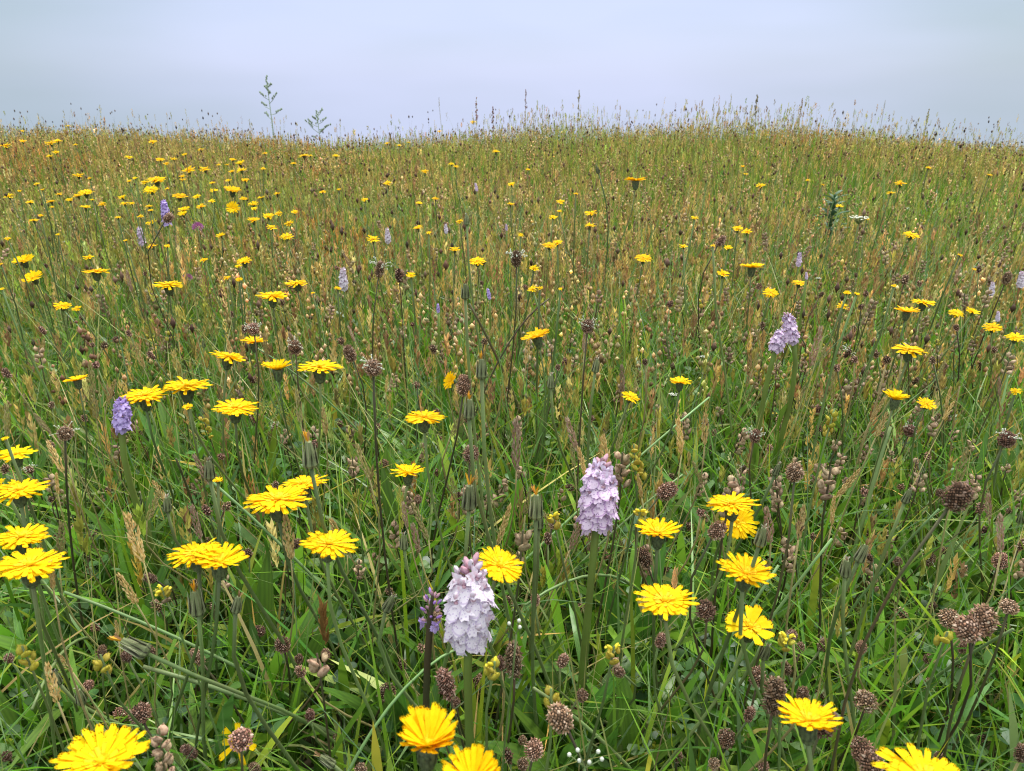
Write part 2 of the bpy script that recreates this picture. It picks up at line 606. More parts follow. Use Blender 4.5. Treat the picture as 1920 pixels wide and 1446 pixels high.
def green_grass():
    parts = []
    # near: broad and narrow blades
    x, y = wedge(36000, 0.10, 2.0)
    n = len(x)
    L = rng.gamma(7, 0.0165, n) * (0.9 + 0.2 * pnoise(x, y, 3, 1))
    L = np.clip(L, 0.03, 0.20)
    Wd = rng.uniform(0.0016, 0.0042, n)
    Wd[rng.random(n) < 0.15] *= 1.8
    lean = np.abs(rng.normal(0.18, 0.24, n))
    curl = np.abs(rng.normal(0.32, 0.30, n))
    col = pal(n, GREENS, [4, 4, 3, 1.6, 1.5, 0.6])
    tip = col * np.where(rng.random((n, 1)) < 0.25, np.array([[1.9, 1.25, 1.2]]), 1.05)
    parts.append(ribbons(base3(x, y), L, Wd, rng.uniform(0, 6.28, n), lean, curl, 5, col, tip)[:3])
    x, y = wedge(3400, 0.12, 1.5)
    n = len(x)
    col = pal(n, [(0.125, 0.27, 0.022), (0.17, 0.33, 0.03), (0.10, 0.21, 0.05), (0.25, 0.32, 0.04)], [4, 3, 2, 1])
    tip = col * np.where(rng.random((n, 1)) < 0.2, np.array([[2.0, 1.2, 1.3]]), 1.05)
    parts.append(ribbons(base3(x, y), rng.uniform(0.07, 0.15, n), rng.uniform(0.006, 0.0115, n), rng.uniform(0, 6.28, n), np.abs(rng.normal(0.2, 0.22, n)), np.abs(rng.normal(0.35, 0.3, n)), 6, col, tip, prof='leaf', fold=0.35)[:3])
    # undergrowth: low lying thatch, some dry
    x, y = wedge(14000, 0.10, 2.2)
    n = len(x)
    col = pal(n, [(0.08, 0.16, 0.025), (0.10, 0.18, 0.035), (0.32, 0.26, 0.12)], [3, 2, 0.9])
    parts.append(ribbons(base3(x, y), rng.uniform(0.04, 0.11, n), rng.uniform(0.001, 0.0028, n), rng.uniform(0, 6.28, n), np.abs(rng.normal(0.9, 0.4, n)), np.abs(rng.normal(0.3, 0.3, n)), 4, col)[:3])
    # far: fewer segments
    x, y = wedge(95000, 1.9, 6.2)
    n = len(x)
    L = np.clip(rng.gamma(9, 0.0162, n), 0.05, 0.225)
    col = pal(n, GREENS, [3, 3.4, 1.5, 3, 1.5, 3.2])
    parts.append(ribbons(base3(x, y), L, rng.uniform(0.0025, 0.0052, n), rng.uniform(0, 6.28, n), np.abs(rng.normal(0.12, 0.16, n)), np.abs(rng.normal(0.2, 0.2, n)), 3, col)[:3])
    v, t, c = join(parts)
    stuff('meadow_grass', np_mesh('meadow_grass', v, t, c, 'tint'), 'dense green meadow grass covering the whole slope', 'grass')


def long_stems():
    """thin wiry grass stems, many leaning across each other"""
    parts = []
    x, y = wedge(7500, 0.22, 2.2)
    n = len(x)
    L = rng.uniform(0.14, 0.30, n) * np.clip(0.55 + 0.45 * y, 0.6, 1.0)
    col = pal(n, [(0.18, 0.28, 0.09), (0.40, 0.36, 0.15), (0.14, 0.24, 0.11), (0.28, 0.30, 0.09), (0.09, 0.06, 0.03)], [3, 2, 2, 2, 0.7])
    parts.append(ribbons(base3(x, y), L, rng.uniform(0.0009, 0.0019, n), rng.uniform(0, 6.28, n), np.abs(rng.normal(0.32, 0.40, n)), np.abs(rng.normal(0.12, 0.2, n)), 5, col, prof='stem')[:3])
    v, t, c = join(parts)
    stuff('wiry_stems', np_mesh('wiry_stems', v, t, c, 'tint'), 'thin wiry grass stems leaning across each other', 'grass')


def spikelets(top, L, axis_len, col, K, sw, sl, spread):
    """K pointed spikelets round the top axis_len of each stem; top: tip points"""
    n = len(top)
    k = np.arange(K)[None, :]
    t = (k + rng.random((n, K))) / K
    ang = rng.uniform(0, 6.28, (n, K))
    bulge = np.sin(np.pi * np.clip(t * 0.85 + 0.1, 0, 1)) ** 0.7
    off = spread[:, None] * bulge * rng.uniform(0.5, 1.0, (n, K))
    cx = top[:, 0:1] + np.cos(ang) * off
    cy = top[:, 1:2] + np.sin(ang) * off
    cz = top[:, 2:3] - axis_len[:, None] * t
    P = np.stack([cx, cy, cz], -1)
    out = np.stack([np.cos(ang) * 0.35, np.sin(ang) * 0.35, np.ones_like(ang)], -1)
    ln = sl[:, None, None] * rng.uniform(0.7, 1.2, (n, K, 1))
    sd = np.stack([-np.sin(ang + 0.5), np.cos(ang + 0.5), np.zeros_like(ang)], -1) * (sw[:, None, None] / 2)
    nrm = np.stack([np.cos(ang), np.sin(ang), np.zeros_like(ang)], -1) * (sw[:, None, None] * 0.4)
    v = np.stack([P - out * ln * 0.4, P + sd, P + out * ln * 0.6, P - sd, P + nrm], 2)
    tri = np.array([(0, 1, 4), (1, 2, 4), (2, 3, 4), (3, 0, 4)])
    tris = tri[None] + (np.arange(n * K) * 5)[:, None, None]
    c = col[:, None, None, :] * np.exp(rng.normal(0, 0.22, (n, K, 1, 1))) * np.ones((1, 1, 5, 1))
    return v.reshape(-1, 3), tris.reshape(-1, 3), c.reshape(-1, 3)


TANS = [(0.60, 0.43, 0.15), (0.45, 0.36, 0.10), (0.34, 0.20, 0.10), (0.52, 0.31, 0.13), (0.41, 0.37, 0.08), (0.68, 0.53, 0.24)]


def patch(x, y):
    return np.exp(-((x - 1.25) / 0.55) ** 2 - ((y - 2.5) / 0.75) ** 2)


def dry_heads():
    parts = []
    for (n0, y0, y1, hmin, hmax, K) in ((150, 0.45, 0.75, 0.13, 0.19, 22), (1000, 0.75, 1.2, 0.12, 0.20, 18), (4700, 1.2, 2.0, 0.13, 0.22, 14), (17500, 2.0, 3.6, 0.13, 0.225, 10), (18500, 3.6, 6.0, 0.13, 0.225, 8)):
        x, y = wedge(n0, y0, y1)
        keep = rng.random(len(x)) > 0.75 * patch(x, y)
        x, y = x[keep], y[keep]
        n = len(x)
        L = rng.uniform(hmin, hmax, n)
        tall = (rng.random(n) < 0.05) & (y > 3.2)
        L *= 0.86 + 0.24 * pnoise(x, y, 2.6, 5)
        L[tall] = rng.uniform(0.26, 0.40, tall.sum()) * np.where(x[tall] < -0.3, 0.80, 0.9)
        # more tall stems towards the middle and right of the crest
        tall2 = (rng.random(n) < 0.45) & (y > 3.4) & (x > -0.2) & (pnoise(x, y, 2.4, 4) > 0.55)
        L[tall2] = 0.22 + 0.125 * rng.random(tall2.sum()) ** 1.6
        col = pal(n, TANS, [4, 3, 2.4, 1.4, 2, 1.2])
        red = (pnoise(x, y, 1.7, 7) > 0.86) & (rng.random(n) < 0.5)
        col[red] = col[red] * np.array([1.05, 0.78, 0.72])
        lush = (pnoise(x, y, 1.1, 9) > 0.62) & (rng.random(n) < 0.55)
        col[lush] = col[lush] * np.array([0.72, 1.0, 0.7])
        sc = pal(n, [(0.34, 0.31, 0.11), (0.20, 0.25, 0.07), (0.44, 0.37, 0.16)], [2, 2, 1])
        b = base3(x, y)
        v, t, c, top = ribbons(b, L, np.where(L > 0.24, 0.0026, rng.uniform(0.001, 0.0018, n)), rng.uniform(0, 6.28, n), np.abs(rng.normal(0.08, 0.16, n)), np.abs(rng.normal(0.08, 0.14, n)), 2, sc, prof='stem')
        parts.append((v, t, c))
        al = rng.uniform(0.016, 0.045, n)
        parts.append(spikelets(top, L, al, col, K, rng.uniform(0.0022, 0.0040, n), rng.uniform(0.007, 0.012, n), rng.uniform(0.0018, 0.0046, n)))
    v, t, c = join(parts)
    stuff('dry_flowering_grass', np_mesh('dry_flowering_grass', v, t, c, 'dry'), 'tan and olive flowering grass stems across the upper slope', 'grass')


def octa(P, rx, rz, col, jit=0.2):
    """little six-point lumps at points P"""
    n = len(P)
    d = np.array([(1, 0, 0), (0, 1, 0), (-1, 0, 0), (0, -1, 0), (0, 0, 1), (0, 0, -1)], float)
    a = rng.uniform(0, 6.28, n)
    ca, sa = np.cos(a), np.sin(a)
    x = d[None, :, 0] * ca[:, None] - d[None, :, 1] * sa[:, None]
    y = d[None, :, 0] * sa[:, None] + d[None, :, 1] * ca[:, None]
    v = np.stack([x * rx[:, None], y * rx[:, None] * 0.7, d[None, :, 2] * rz[:, None]], -1) + P[:, None, :]
    tri = np.array([(0, 1, 4), (1, 2, 4), (2, 3, 4), (3, 0, 4), (1, 0, 5), (2, 1, 5), (3, 2, 5), (0, 3, 5)])
    tris = tri[None] + (np.arange(n) * 6)[:, None, None]
    c = (col * np.exp(rng.normal(0, jit, (n, 1))))[:, None, :] * np.ones((1, 6, 1))
    return v.reshape(-1, 3), tris.reshape(-1, 3), c.reshape(-1, 3)


def far_rattle():
    parts = []
    x, y = wedge(5200, 0.85, 4.6)
    n = len(x)
    keep = (pnoise(x, y, 2.0, 3) + 0.25 * (x > 0) > 0.38) & (rng.random(n) > 0.85 * patch(x, y))
    x, y = x[keep], y[keep]
    n = len(x)
    L = rng.uniform(0.13, 0.22, n)
    v, t, c, top = ribbons(base3(x, y), L, np.full(n, 0.0016), rng.uniform(0, 6.28, n), np.abs(rng.normal(0.05, 0.08, n)), np.abs(rng.normal(0.03, 0.06, n)), 2, pal(n, [(0.12, 0.08, 0.04), (0.16, 0.15, 0.06)], [1, 1]), prof='stem')
    parts.append((v, t, c))
    K = 9
    k = np.tile(np.arange(K), (n, 1))
    a = rng.uniform(0, 3.14, n)[:, None] + k * 1.57
    P = np.stack([top[:, 0:1] + 0.005 * np.cos(a), top[:, 1:2] + 0.005 * np.sin(a), top[:, 2:3] - 0.0065 * k], -1).reshape(-1, 3)
    col = np.repeat(pal(n, [(0.48, 0.34, 0.18), (0.38, 0.23, 0.12), (0.44, 0.36, 0.14), (0.54, 0.42, 0.25)], [3, 1.6, 1, 1]), K, 0)
    r = rng.uniform(0.0022, 0.0042, n * K)
    P = P + rng.normal(0, 0.0022, P.shape)
    parts.append(octa(P, r, r * rng.uniform(0.8, 1.7, n * K), col, 0.32))
    v, t, c = join(parts)
    stuff('distant_seed_pods', np_mesh('distant_seed_pods', v, t, c, 'dry'), 'mass of small tan seed pods across the upper slope', 'seed pods')


def far_plantain():
    parts = []
    x, y = wedge(3000, 0.8, 5.2)
    n = len(x)
    L = rng.uniform(0.13, 0.24, n)
    tall = rng.random(n) < 0.06
    L[tall] = rng.uniform(0.25, 0.34, tall.sum())
    v, t, c, top = ribbons(base3(x, y), L, np.full(n, 0.0014), rng.uniform(0, 6.28, n), np.abs(rng.normal(0.08, 0.1, n)), np.abs(rng.normal(0.05, 0.1, n)), 2, pal(n, [(0.10, 0.09, 0.04), (0.14, 0.15, 0.06)], [1, 1]), prof='stem')
    parts.append((v, t, c))
    col = pal(n, [(0.14, 0.08, 0.055), (0.21, 0.125, 0.09), (0.10, 0.06, 0.045)], [2, 2, 1])
    parts.append(octa(top, rng.uniform(0.0030, 0.0044, n), rng.uniform(0.005, 0.009, n), col))
    v, t, c = join(parts)
    stuff('distant_plantain_heads', np_mesh('distant_plantain_heads', v, t, c, 'dry'), 'scattered dark plantain seed heads on the upper slope', 'seed heads')


def small_leaves():
    """clover-like ground cover low between the stems"""
    x, y = wedge(5200, 0.2, 1.9)
    n = len(x)
    parts = []
    zz = rng.uniform(0.015, 0.075, n)
    a0 = rng.uniform(0, 6.28, n)
    col = pal(n, [(0.065, 0.16, 0.035), (0.09, 0.19, 0.035), (0.065, 0.13, 0.06)], [3, 2, 1], 0.2)
    for k in range(3):
        a = a0 + k * 2.094
        b = np.stack([x, y, gz(x, y) + zz], -1)
        L = rng.uniform(0.008, 0.014, n)
        ux, uy = np.cos(a), np.sin(a)
        tilt = rng.normal(0.15, 0.25, n)
        prof = [(0.0, 0.0), (0.4, 0.42), (0.8, 0.5), (1.0, 0.22)]
        vs = []
        for f, w in prof:
            for s in (-1, 1):
                vs.append(np.stack([b[:, 0] + ux * f * L - uy * s * w * L * 0.75, b[:, 1] + uy * f * L + ux * s * w * L * 0.75, b[:, 2] + tilt * f * L + 0.12 * L * w], -1))
        v = np.stack(vs, 1)
        tri = np.array([(0, 2, 3), (2, 4, 5), (2, 5, 3), (4, 6, 7), (4, 7, 5)])
        tris = tri[None] + (np.arange(n) * 8)[:, None, None]
        c = col[:, None, :] * np.ones((1, 8, 1))
        parts.append((v.reshape(-1, 3), tris.reshape(-1, 3), c.reshape(-1, 3)))
    v, t, c = join(parts)
    stuff('clover_leaves', np_mesh('clover_leaves', v, t, c, 'tint'), 'low three-lobed clover leaves between the grass stems', 'ground cover')


green_grass()
long_stems()
dry_heads()
far_rattle()
far_plantain()
small_leaves()

# ------------------------------------------------------------------ yellow hawkbit flowers
# unit head: diameter 1, face towards +Z, centre of the face at the origin


def ring(mb, n, L, Wd, elev, r0, mi=0, jit=0.14, teeth=5, droop=0.06, lj=0.12):
    for k in range(n):
        a = 2 * math.pi * (k + rnd.uniform(-0.3, 0.3)) / n
        e = elev + rnd.gauss(0, jit)
        vs, fs = petal_pts(L * (1 + rnd.uniform(-lj, lj)), Wd * rnd.uniform(0.85, 1.15), 0, droop + rnd.uniform(-0.05, 0.08), teeth)
        m = Matrix.Rotation(a, 4, 'Z') @ Matrix.Translation((r0, 0, 0)) @ Matrix.Rotation(-e, 4, 'Y') @ Matrix.Rotation(rnd.gauss(0, 0.15), 4, 'X')
        put(mb, vs, fs, m, mi)


def inner_mesh(cup, sparse=False):
    mb = MB()
    if not sparse:
        ring(mb, 30, 0.40, 0.078, 0.06 + cup, 0.05, 0, jit=0.05)
        ring(mb, 24, 0.30, 0.066, 0.12 + cup, 0.04, 0, jit=0.06, teeth=3)
    ring(mb, 16, 0.19, 0.06, 0.24 + cup * 0.7, 0.03, 1, jit=0.1, teeth=3)
    ring(mb, 12, 0.09, 0.035, 0.6, 0.02, 1, teeth=2)
    blob(mb, (0, 0, 0.02), 0.055, 0.055, 0.05, None, 8, 4, 1)
    return mb.mesh('florets', ['petal', 'floret'])


def full_mesh(cup, low=False, n=22, orange=False):
    mb = MB()
    if low:
        ring(mb, 16, 0.47, 0.13, 0.04 + cup, 0.04, 0, teeth=2)
        ring(mb, 12, 0.30, 0.11, 0.22 + cup, 0.03, 0, teeth=2)
        ring(mb, 7, 0.14, 0.08, 0.6, 0.02, 1, teeth=1)
    else:
        ring(mb, n, 0.46, 0.095, 0.0 + cup, 0.05, 0, jit=0.08)
        ring(mb, 20, 0.38, 0.09, 0.07 + cup, 0.05, 0, jit=0.08, teeth=3)
        ring(mb, 14, 0.26, 0.075, 0.16 + cup, 0.04, 0, jit=0.08, teeth=3)
        ring(mb, 12, 0.14, 0.045, 0.40, 0.03, 1, teeth=2)
    blob(mb, (0, 0, 0.02), 0.05, 0.05, 0.05, None, 6, 3, 1)
    return mb.mesh('ray_florets', ['petal', 'floret'])


def cup_mesh():
    mb = MB()
    lathe(mb, [(0.05, -0.40), (0.085, -0.37), (0.125, -0.27), (0.14, -0.14), (0.165, -0.02), (0.10, 0.0), (0.0, 0.0)], 12, 0, wob=0.06)
    for row, (z, r, n, L) in enumerate(((-0.36, 0.10, 9, 0.16), (-0.27, 0.135, 11, 0.18), (-0.15, 0.15, 12, 0.17))):
        for k in range(n):
            a = 2 * math.pi * (k + 0.5 * row + rnd.uniform(-0.2, 0.2)) / n
            m = Matrix.Rotation(a, 4, 'Z') @ Matrix.Translation((r, 0, z)) @ Matrix.Rotation(-math.pi / 2 + 0.10, 4, 'Y')
            put(mb, [(0, -0.028, 0), (0, 0.028, 0), (L * 0.6, 0.018, 0.012), (L, 0, 0.0), (L * 0.6, -0.018, 0.012)], [(0, 1, 2, 3, 4)], m)
    return mb.mesh('involucre', ['cup'])


PETALS = []
for k in range(6):
    mb = MB()
    vs, fs = petal_pts(0.46 * (0.9 + 0.05 * k), 0.085 + 0.007 * (k % 3), 0, 0.0 + 0.02 * (k % 4), 5)
    mb.add(vs, fs)
    PETALS.append(mb.mesh('petal', ['petal']))
INNER = {s: [inner_mesh(c) for _ in range(2)] for s, c in (('flat', 0.02), ('cup', 0.55), ('half', 0.28))}
INNER['star'] = [inner_mesh(0.1, True)]
FULL = {s: [full_mesh(c) for _ in range(3)] for s, c in (('flat', 0.02), ('cup', 0.6), ('half', 0.30))}
FULL['star'] = [full_mesh(0.05, n=14)]
LOWF = [full_mesh(c, True) for c in (0.05, 0.12, 0.2, 0.3)]
CUPS = [cup_mesh() for _ in range(3)]
LIFT = {'flat': 0.0, 'cup': 0.75, 'half': 0.30, 'star': 0.10, 'ragged': 0.0}
HAWK = []


def hawkbit(px, py, w, style='flat', n=None, label=None, land=None, D=None, lean=None, group='yellow hawkbit flowers in the meadow', look=None):
    wide = {'cup': 0.80, 'half': 0.96}.get(style, 1.0)
    if D is None:
        p, d = at_z(px, py, 0.245 + rnd.uniform(-0.01, 0.01))
        D = max(0.029, min(0.041, w * d / F / wide))
    d = min(4.5, F * D * wide / w)
    p = at_depth(px, py, d)
    g = gz1(p.x, p.y)
    zm = g + (0.23 if w < 60 else 0.10)
    if p.z < zm:                                 # keep the head above the grass
        r = ray(px, py)
        d2 = (zm - H) / r.z
        D *= d2 / d
        d = d2
        p = at_depth(px, py, d)
    if n is None:
        n = Vector((rnd.gauss(0, 0.10), 0.03 + rnd.gauss(0, 0.07), 1))
    n = Vector(n)
    if n.z > 0.9:                                # the slope tips the faces a little away
        n.y = n.y * 0.5 + (0.15 if w > 60 else 0.07) if w > 38 else n.y - 0.24
    n = n.normalized()
    p = p - n * D * {'cup': 0.24, 'half': 0.10}.get(style, 0.0)
    b = base_under(p, 0.035, lean)
    loc = p - b
    rot = frame(n) @ Matrix.Rotation(rnd.uniform(0, 6.28), 4, 'Z')
    Mh = Matrix.Translation(loc) @ rot @ Matrix.Scale(D, 4)
    look = look or {'flat': 'wide open yellow hawkbit', 'cup': 'half-closed yellow hawkbit', 'half': 'cup-shaped yellow hawkbit', 'star': 'sparse yellow hawkbit'}.get(style, 'yellow hawkbit')
    HAWK.append((px, py, w))
    if w < 26 and label is None:                 # too small to show parts
        mb = MB()
        nn = n * 0.3 * D
        pts = bez(Vector((0, 0, 0)), Vector((0, 0, loc.z * 0.4)), loc - n * loc.z * 0.3, loc - nn, 4)
        tube(mb, pts, [0.0012] * 5, 4, 2)
        src = LOWF[rnd.randrange(4)]
        o = len(mb.v)
        mb.add([Mh @ v.co for v in src.vertices], [tuple(f.vertices) for f in src.polygons])
        mb.m[-len(src.polygons):] = [f.material_index for f in src.polygons]
        vs = [loc + rot @ Vector((math.cos(a) * r * D, math.sin(a) * r * D, z * D)) for r, z in ((0.07, -0.35), (0.15, -0.02)) for a in (0, 1.26, 2.51, 3.77, 5.03)]
        mb.add(vs, [(i, (i + 1) % 5, 5 + (i + 1) % 5, 5 + i) for i in range(5)], 3)
        t = thing('hawkbit', 'flower', b, None, group, 'small yellow hawkbit', p, data=mb.mesh('hawkbit', ['petal', 'floret', 'stem', 'cup']))
        return t
    t = thing('hawkbit', 'flower', b, label, group, look, p, land)
    top = loc - n * 0.38 * D
    link('stem', stem_mesh(top, n, 0.0009, 0.0009 if w < 60 else 0.0012, 'stem', 0.03, 6 if w > 60 else 4), t)
    link('involucre', CUPS[rnd.randrange(3)], t, Mh)
    if w >= 68:                                  # each outer ray floret can be picked out
        link('florets', rnd.choice(INNER['star' if style in ('star', 'ragged') else style]), t, Mh)
        k_n = {'star': 13, 'ragged': 7}.get(style, 30)
        for k in range(k_n):
            a = 2 * math.pi * (k + rnd.uniform(-0.32, 0.32)) / k_n
            e = LIFT[style] + rnd.gauss(0, 0.06 if style != 'ragged' else 0.3) + (0.07 if k % 2 else -0.02)
            sc = rnd.uniform(0.90, 1.08)
            wd = 1.9 if style in ('star', 'ragged') else rnd.uniform(0.78, 1.02)
            m = Mh @ Matrix.Rotation(a, 4, 'Z') @ Matrix.Translation((0.05, 0, 0.006 * (k % 2))) @ Matrix.Rotation(-e, 4, 'Y') @ Matrix.Rotation(rnd.gauss(0, 0.14), 4, 'X') @ Matrix.Diagonal((sc, wd, 1, 1))
            link('petal', rnd.choice(PETALS), t, m)
    else:
        link('ray_florets', rnd.choice(FULL[style if style in FULL else 'flat']), t, Mh)
    return t


# flowers big enough to describe one by one: x, y, width, style, normal, label, short name
BIG = [
    (520, 936, 114, 'flat', (0.03, -0.12, 1), 'large wide open hawkbit, front one of the two overlapping left of centre', 'the overlapping hawkbit pair'),
    (570, 906, 82, 'flat', (-0.05, 0.05, 1), 'hawkbit half hidden behind the large wide open one left of centre', None),
    (366, 1036, 96, 'flat', (-0.08, -0.02, 1), 'left head of the joined twin hawkbits above the tan grass spike', 'the joined twin hawkbits'),
    (412, 1044, 94, 'half', (0.12, -0.05, 1), 'right head of the joined twin hawkbits, petals slightly raised', None),
    (616, 1019, 98, 'flat', (0.14, -0.16, 1), 'hawkbit tilted to the right beside the joined twin hawkbits', 'the hawkbit tilted right'),
    (938, 1060, 92, 'flat', (0.30, -0.55, 1), 'hawkbit tucked behind the shoulder of the large white orchid', None),
    (803, 1366, 112, 'cup', (0.05, 0.02, 1), 'cup-shaped hawkbit seen from the side below the white orchid', 'the side-on cup hawkbit'),
    (882, 1440, 104, 'cup', (-0.08, -0.15, 1), 'half-closed hawkbit cut off by the bottom edge below the white orchid', None),
    (188, 1416, 150, 'half', (0.06, -0.15, 1), 'big splayed hawkbit at the bottom left with dark stems crossing it', 'the big splayed hawkbit'),
    (445, 1392, 72, 'ragged', (-0.2, -0.7, 0.8), 'ragged hawkbit with few petals behind a round brown seed head', 'the ragged hawkbit'),
    (40, 1006, 94, 'flat', None, 'wide hawkbit touching the left edge, upper of two stacked ones', 'the stacked left-edge hawkbits'),
    (56, 1059, 118, 'flat', (0.05, -0.1, 1), 'wide hawkbit at the left edge, lower of two stacked ones', None),
    (36, 918, 88, 'flat', (0.06, -0.1, 1), 'flat hawkbit on the left edge above the two stacked ones', None),
    (30, 851, 66, 'star', (0.05, -0.3, 1), 'loose few-petalled hawkbit on the left edge with a brown head before it', None),
    (1247, 1126, 108, 'flat', (-0.06, -0.12, 1), 'wide hawkbit between the lilac orchid and the star-shaped hawkbit', 'the wide hawkbit right of centre'),
    (1234, 991, 80, 'half', (0.0, -0.02, 1), 'small cupped hawkbit just right of the lilac orchid', None),
    (1372, 944, 88, 'flat', (-0.10, -0.04, 1), 'upper flower of the two hawkbits piled on each other', 'the piled hawkbit pair'),
    (1383, 977, 70, 'flat', (0.1, -0.75, 0.8), 'lower flower of the two piled hawkbits, its orange face turned to us', None),
    (1400, 1067, 94, 'half', (0.05, -0.32, 1), 'bowl-shaped hawkbit with a pale brown head in front of it', 'the bowl-shaped hawkbit'),
    (1407, 1175, 92, 'star', (0.05, -0.50, 1), 'star-shaped hawkbit with few widely spaced petals', 'the star-shaped hawkbit'),
    (1515, 1340, 112, 'half', (-0.04, 0.30, 1), 'hawkbit seen side-on between two dark furry plantain heads', 'the side-on right hawkbit'),
    (1735, 1462, 156, 'flat', (0.0, -0.25, 1), 'blurred hawkbit very close at the bottom right edge', 'the blurred yellow hawkbit'),
    (795, 782, 76, 'flat', (0.0, -0.06, 1), 'flat hawkbit standing alone above the centre of the picture', 'the lone central hawkbit'),
    (765, 880, 62, 'half', (0.05, 0.0, 1), 'hawkbit with raised petals under the lone central one', None),
    (599, 687, 82, 'flat', (0.02, -0.04, 1), 'broad flat hawkbit, right end of a loose row of three', 'the row of three hawkbits'),
    (519, 679, 48, 'cup', (0.0, 0.0, 1), 'half-closed hawkbit in the middle of the row of three', None),
    (428, 668, 66, 'flat', (0.20, 0.10, 1), 'hawkbit tipped to the right, left end of the row of three', None),
    (350, 723, 84, 'flat', (0.04, -0.06, 1), 'flat hawkbit above the one beside the violet orchid', None),
    (271, 741, 79, 'flat', (0.04, -0.22, 1), 'hawkbit touching the violet orchid, a brown head resting on it', 'the hawkbit beside the violet orchid'),
    (441, 764, 80, 'flat', (0.10, -0.16, 1), 'hawkbit with one drooping petal right of the violet orchid', 'the hawkbit with a drooping petal'),
    (143, 709, 42, 'half', None, 'small cupped hawkbit up and left of the violet orchid', None),
    (1005, 626, 56, 'half', (-0.25, -0.1, 1), 'hawkbit leaning left behind a brown grass stem above centre', 'the leaning hawkbit'),
    (842, 713, 34, 'half', (-0.75, -0.55, 0.5), 'hawkbit turned sideways beside a dark oval plantain head', 'the sideways hawkbit'),
    (1275, 713, 42, 'half', (0.0, 0.1, 1), 'small hawkbit seen from behind right of the centre', None),
    (1705, 655, 60, 'flat', (0.0, -0.12, 1), 'flat yellow hawkbit right of the twin lilac orchids', 'the flat right-hand hawkbit'),
    (1682, 737, 42, 'cup', (0.1, 0, 1), 'half-open hawkbit behind a dark bristly head at the right', 'the half-open right hawkbit'),
    (1738, 757, 34, 'star', (0, -0.2, 1), 'ragged small hawkbit beside the half-open one at the right', None),
    (1410, 497, 44, 'half', (0, 0.1, 1), 'hawkbit with orange underside above the twin lilac orchids', 'the orange-backed hawkbit'),
    (1192, 335, 40, 'half', (0.0, 0.12, 1), 'tall hawkbit on a bare stem rising above the others', 'the tall hawkbit'),
    (1904, 632, 34, 'flat', None, 'hawkbit cut by the right edge below the pale far orchids', None),
    (315, 533, 54, 'flat', (0, -0.05, 1), 'isolated flat hawkbit above the violet orchid', 'the isolated flat hawkbit'),
    (510, 554, 58, 'flat', (0, -0.08, 1), 'flat hawkbit below and left of the pale orchid by the yellow blooms', 'the middle-left flat hawkbit'),
    (555, 530, 42, 'flat', None, 'smaller hawkbit just above the middle-left flat one', None),
    (180, 508, 48, 'flat', None, 'flat hawkbit above the left end of the meadow middle', 'the left mid-slope hawkbit'),
    (436, 389, 25, 'half', (0.2, -0.8, 0.7), 'round full-faced hawkbit among the far left crowd', 'the round full-faced hawkbit'),
    (475, 637, 46, 'half', (0, 0.05, 1), 'hawkbit hidden under a plantain head ringed with white stamens', None),
]
for e in BIG:
    hawkbit(e[0], e[1], e[2], e[3], e[4], e[5], e[6])

Z1 = [(30,512,60),(125,437,20),(382,412,30),(478,432,20),(285,505,60),(325,494,50),(130,497,40),(422,512,28),(860,500,50),(315,556,40),(278,575,40),(722,580,45),(902,600,48),(977,590,38),(936,620,35),(1038,567,30),(1130,543,38),(1310,597,40),(1350,620,62),(1355,652,60),(1303,662,35),(1228,628,20),(1278,627,20),(1060,650,72),(1152,652,65),(1652,622,35),(1480,650,35),(1705,570,60),(1745,577,30),(1890,580,45),(1490,563,30),(440,688,60),(505,704,30),(725,718,30),(760,704,30),(878,708,105),(815,720,45),(848,765,85),(1025,692,35),(1028,714,40),(1287,718,42),(1380,715,50),(1195,730,35),(208,733,35),(238,769,30),(110,776,20),(50,803,60),(482,780,85),(440,802,55),(332,793,38),(1203,772,48),(1308,763,95),(940,762,30),(1010,800,85),(1108,808,50),(685,806,48),(1190,828,42),(1370,820,45),(1470,812,50),(1560,790,45),(1815,780,40),(1905,768,30),(168,838,45),(287,830,52),(392,822,45),(520,826,30),(575,848,48),(700,846,48),(740,843,35),(482,868,60),(292,866,20),(840,862,40),(850,886,35),(1128,857,55),(1425,846,60),(1430,875,40),(1035,882,70),(1030,905,60),(1657,894,45),(1510,918,70),(1565,897,50),(1425,941,70),(1625,950,55),(1530,980,60),(190,940,55),(665,925,35),(790,918,40),(850,952,60),(230,912,30),(42,1040,35),(1243,1027,55),(1613,1030,80),(708,1055,30),(855,1087,60),(940,1082,35),(325,1022,20),(128,1157,110),(500,1147,60),(183,1253,110),(1147,1160,45),(1370,1165,85),(1340,1195,40),(1278,1265,45),(1345,1270,40),(350,1418,92),(432,1437,55),(1760,1350,25),(1900,1320,40),(5,1188,20),(10,1325,20)]
Z2 = [(552,440,28),(258,505,30),(378,503,20),(325,520,30),(870,556,48),(620,622,35),(645,637,35),(470,665,45),(260,730,48),(132,824,44),(530,820,42),(438,846,42),(957,738,48),(1050,655,25),(952,850,48),(1320,790,30),(1232,836,48),(1226,886,32),(1192,922,50),(1403,900,70),(1400,963,62),(665,945,45),(180,1046,76),(432,985,60),(492,1008,30),(1010,1022,35),(637,1100,62),(1170,1078,80),(1215,1068,60),(763,1167,98),(1085,1210,62),(1698,1150,98),(390,1250,60),(1075,1325,60),(1118,1320,35),(1232,1327,22),(740,388,30)]
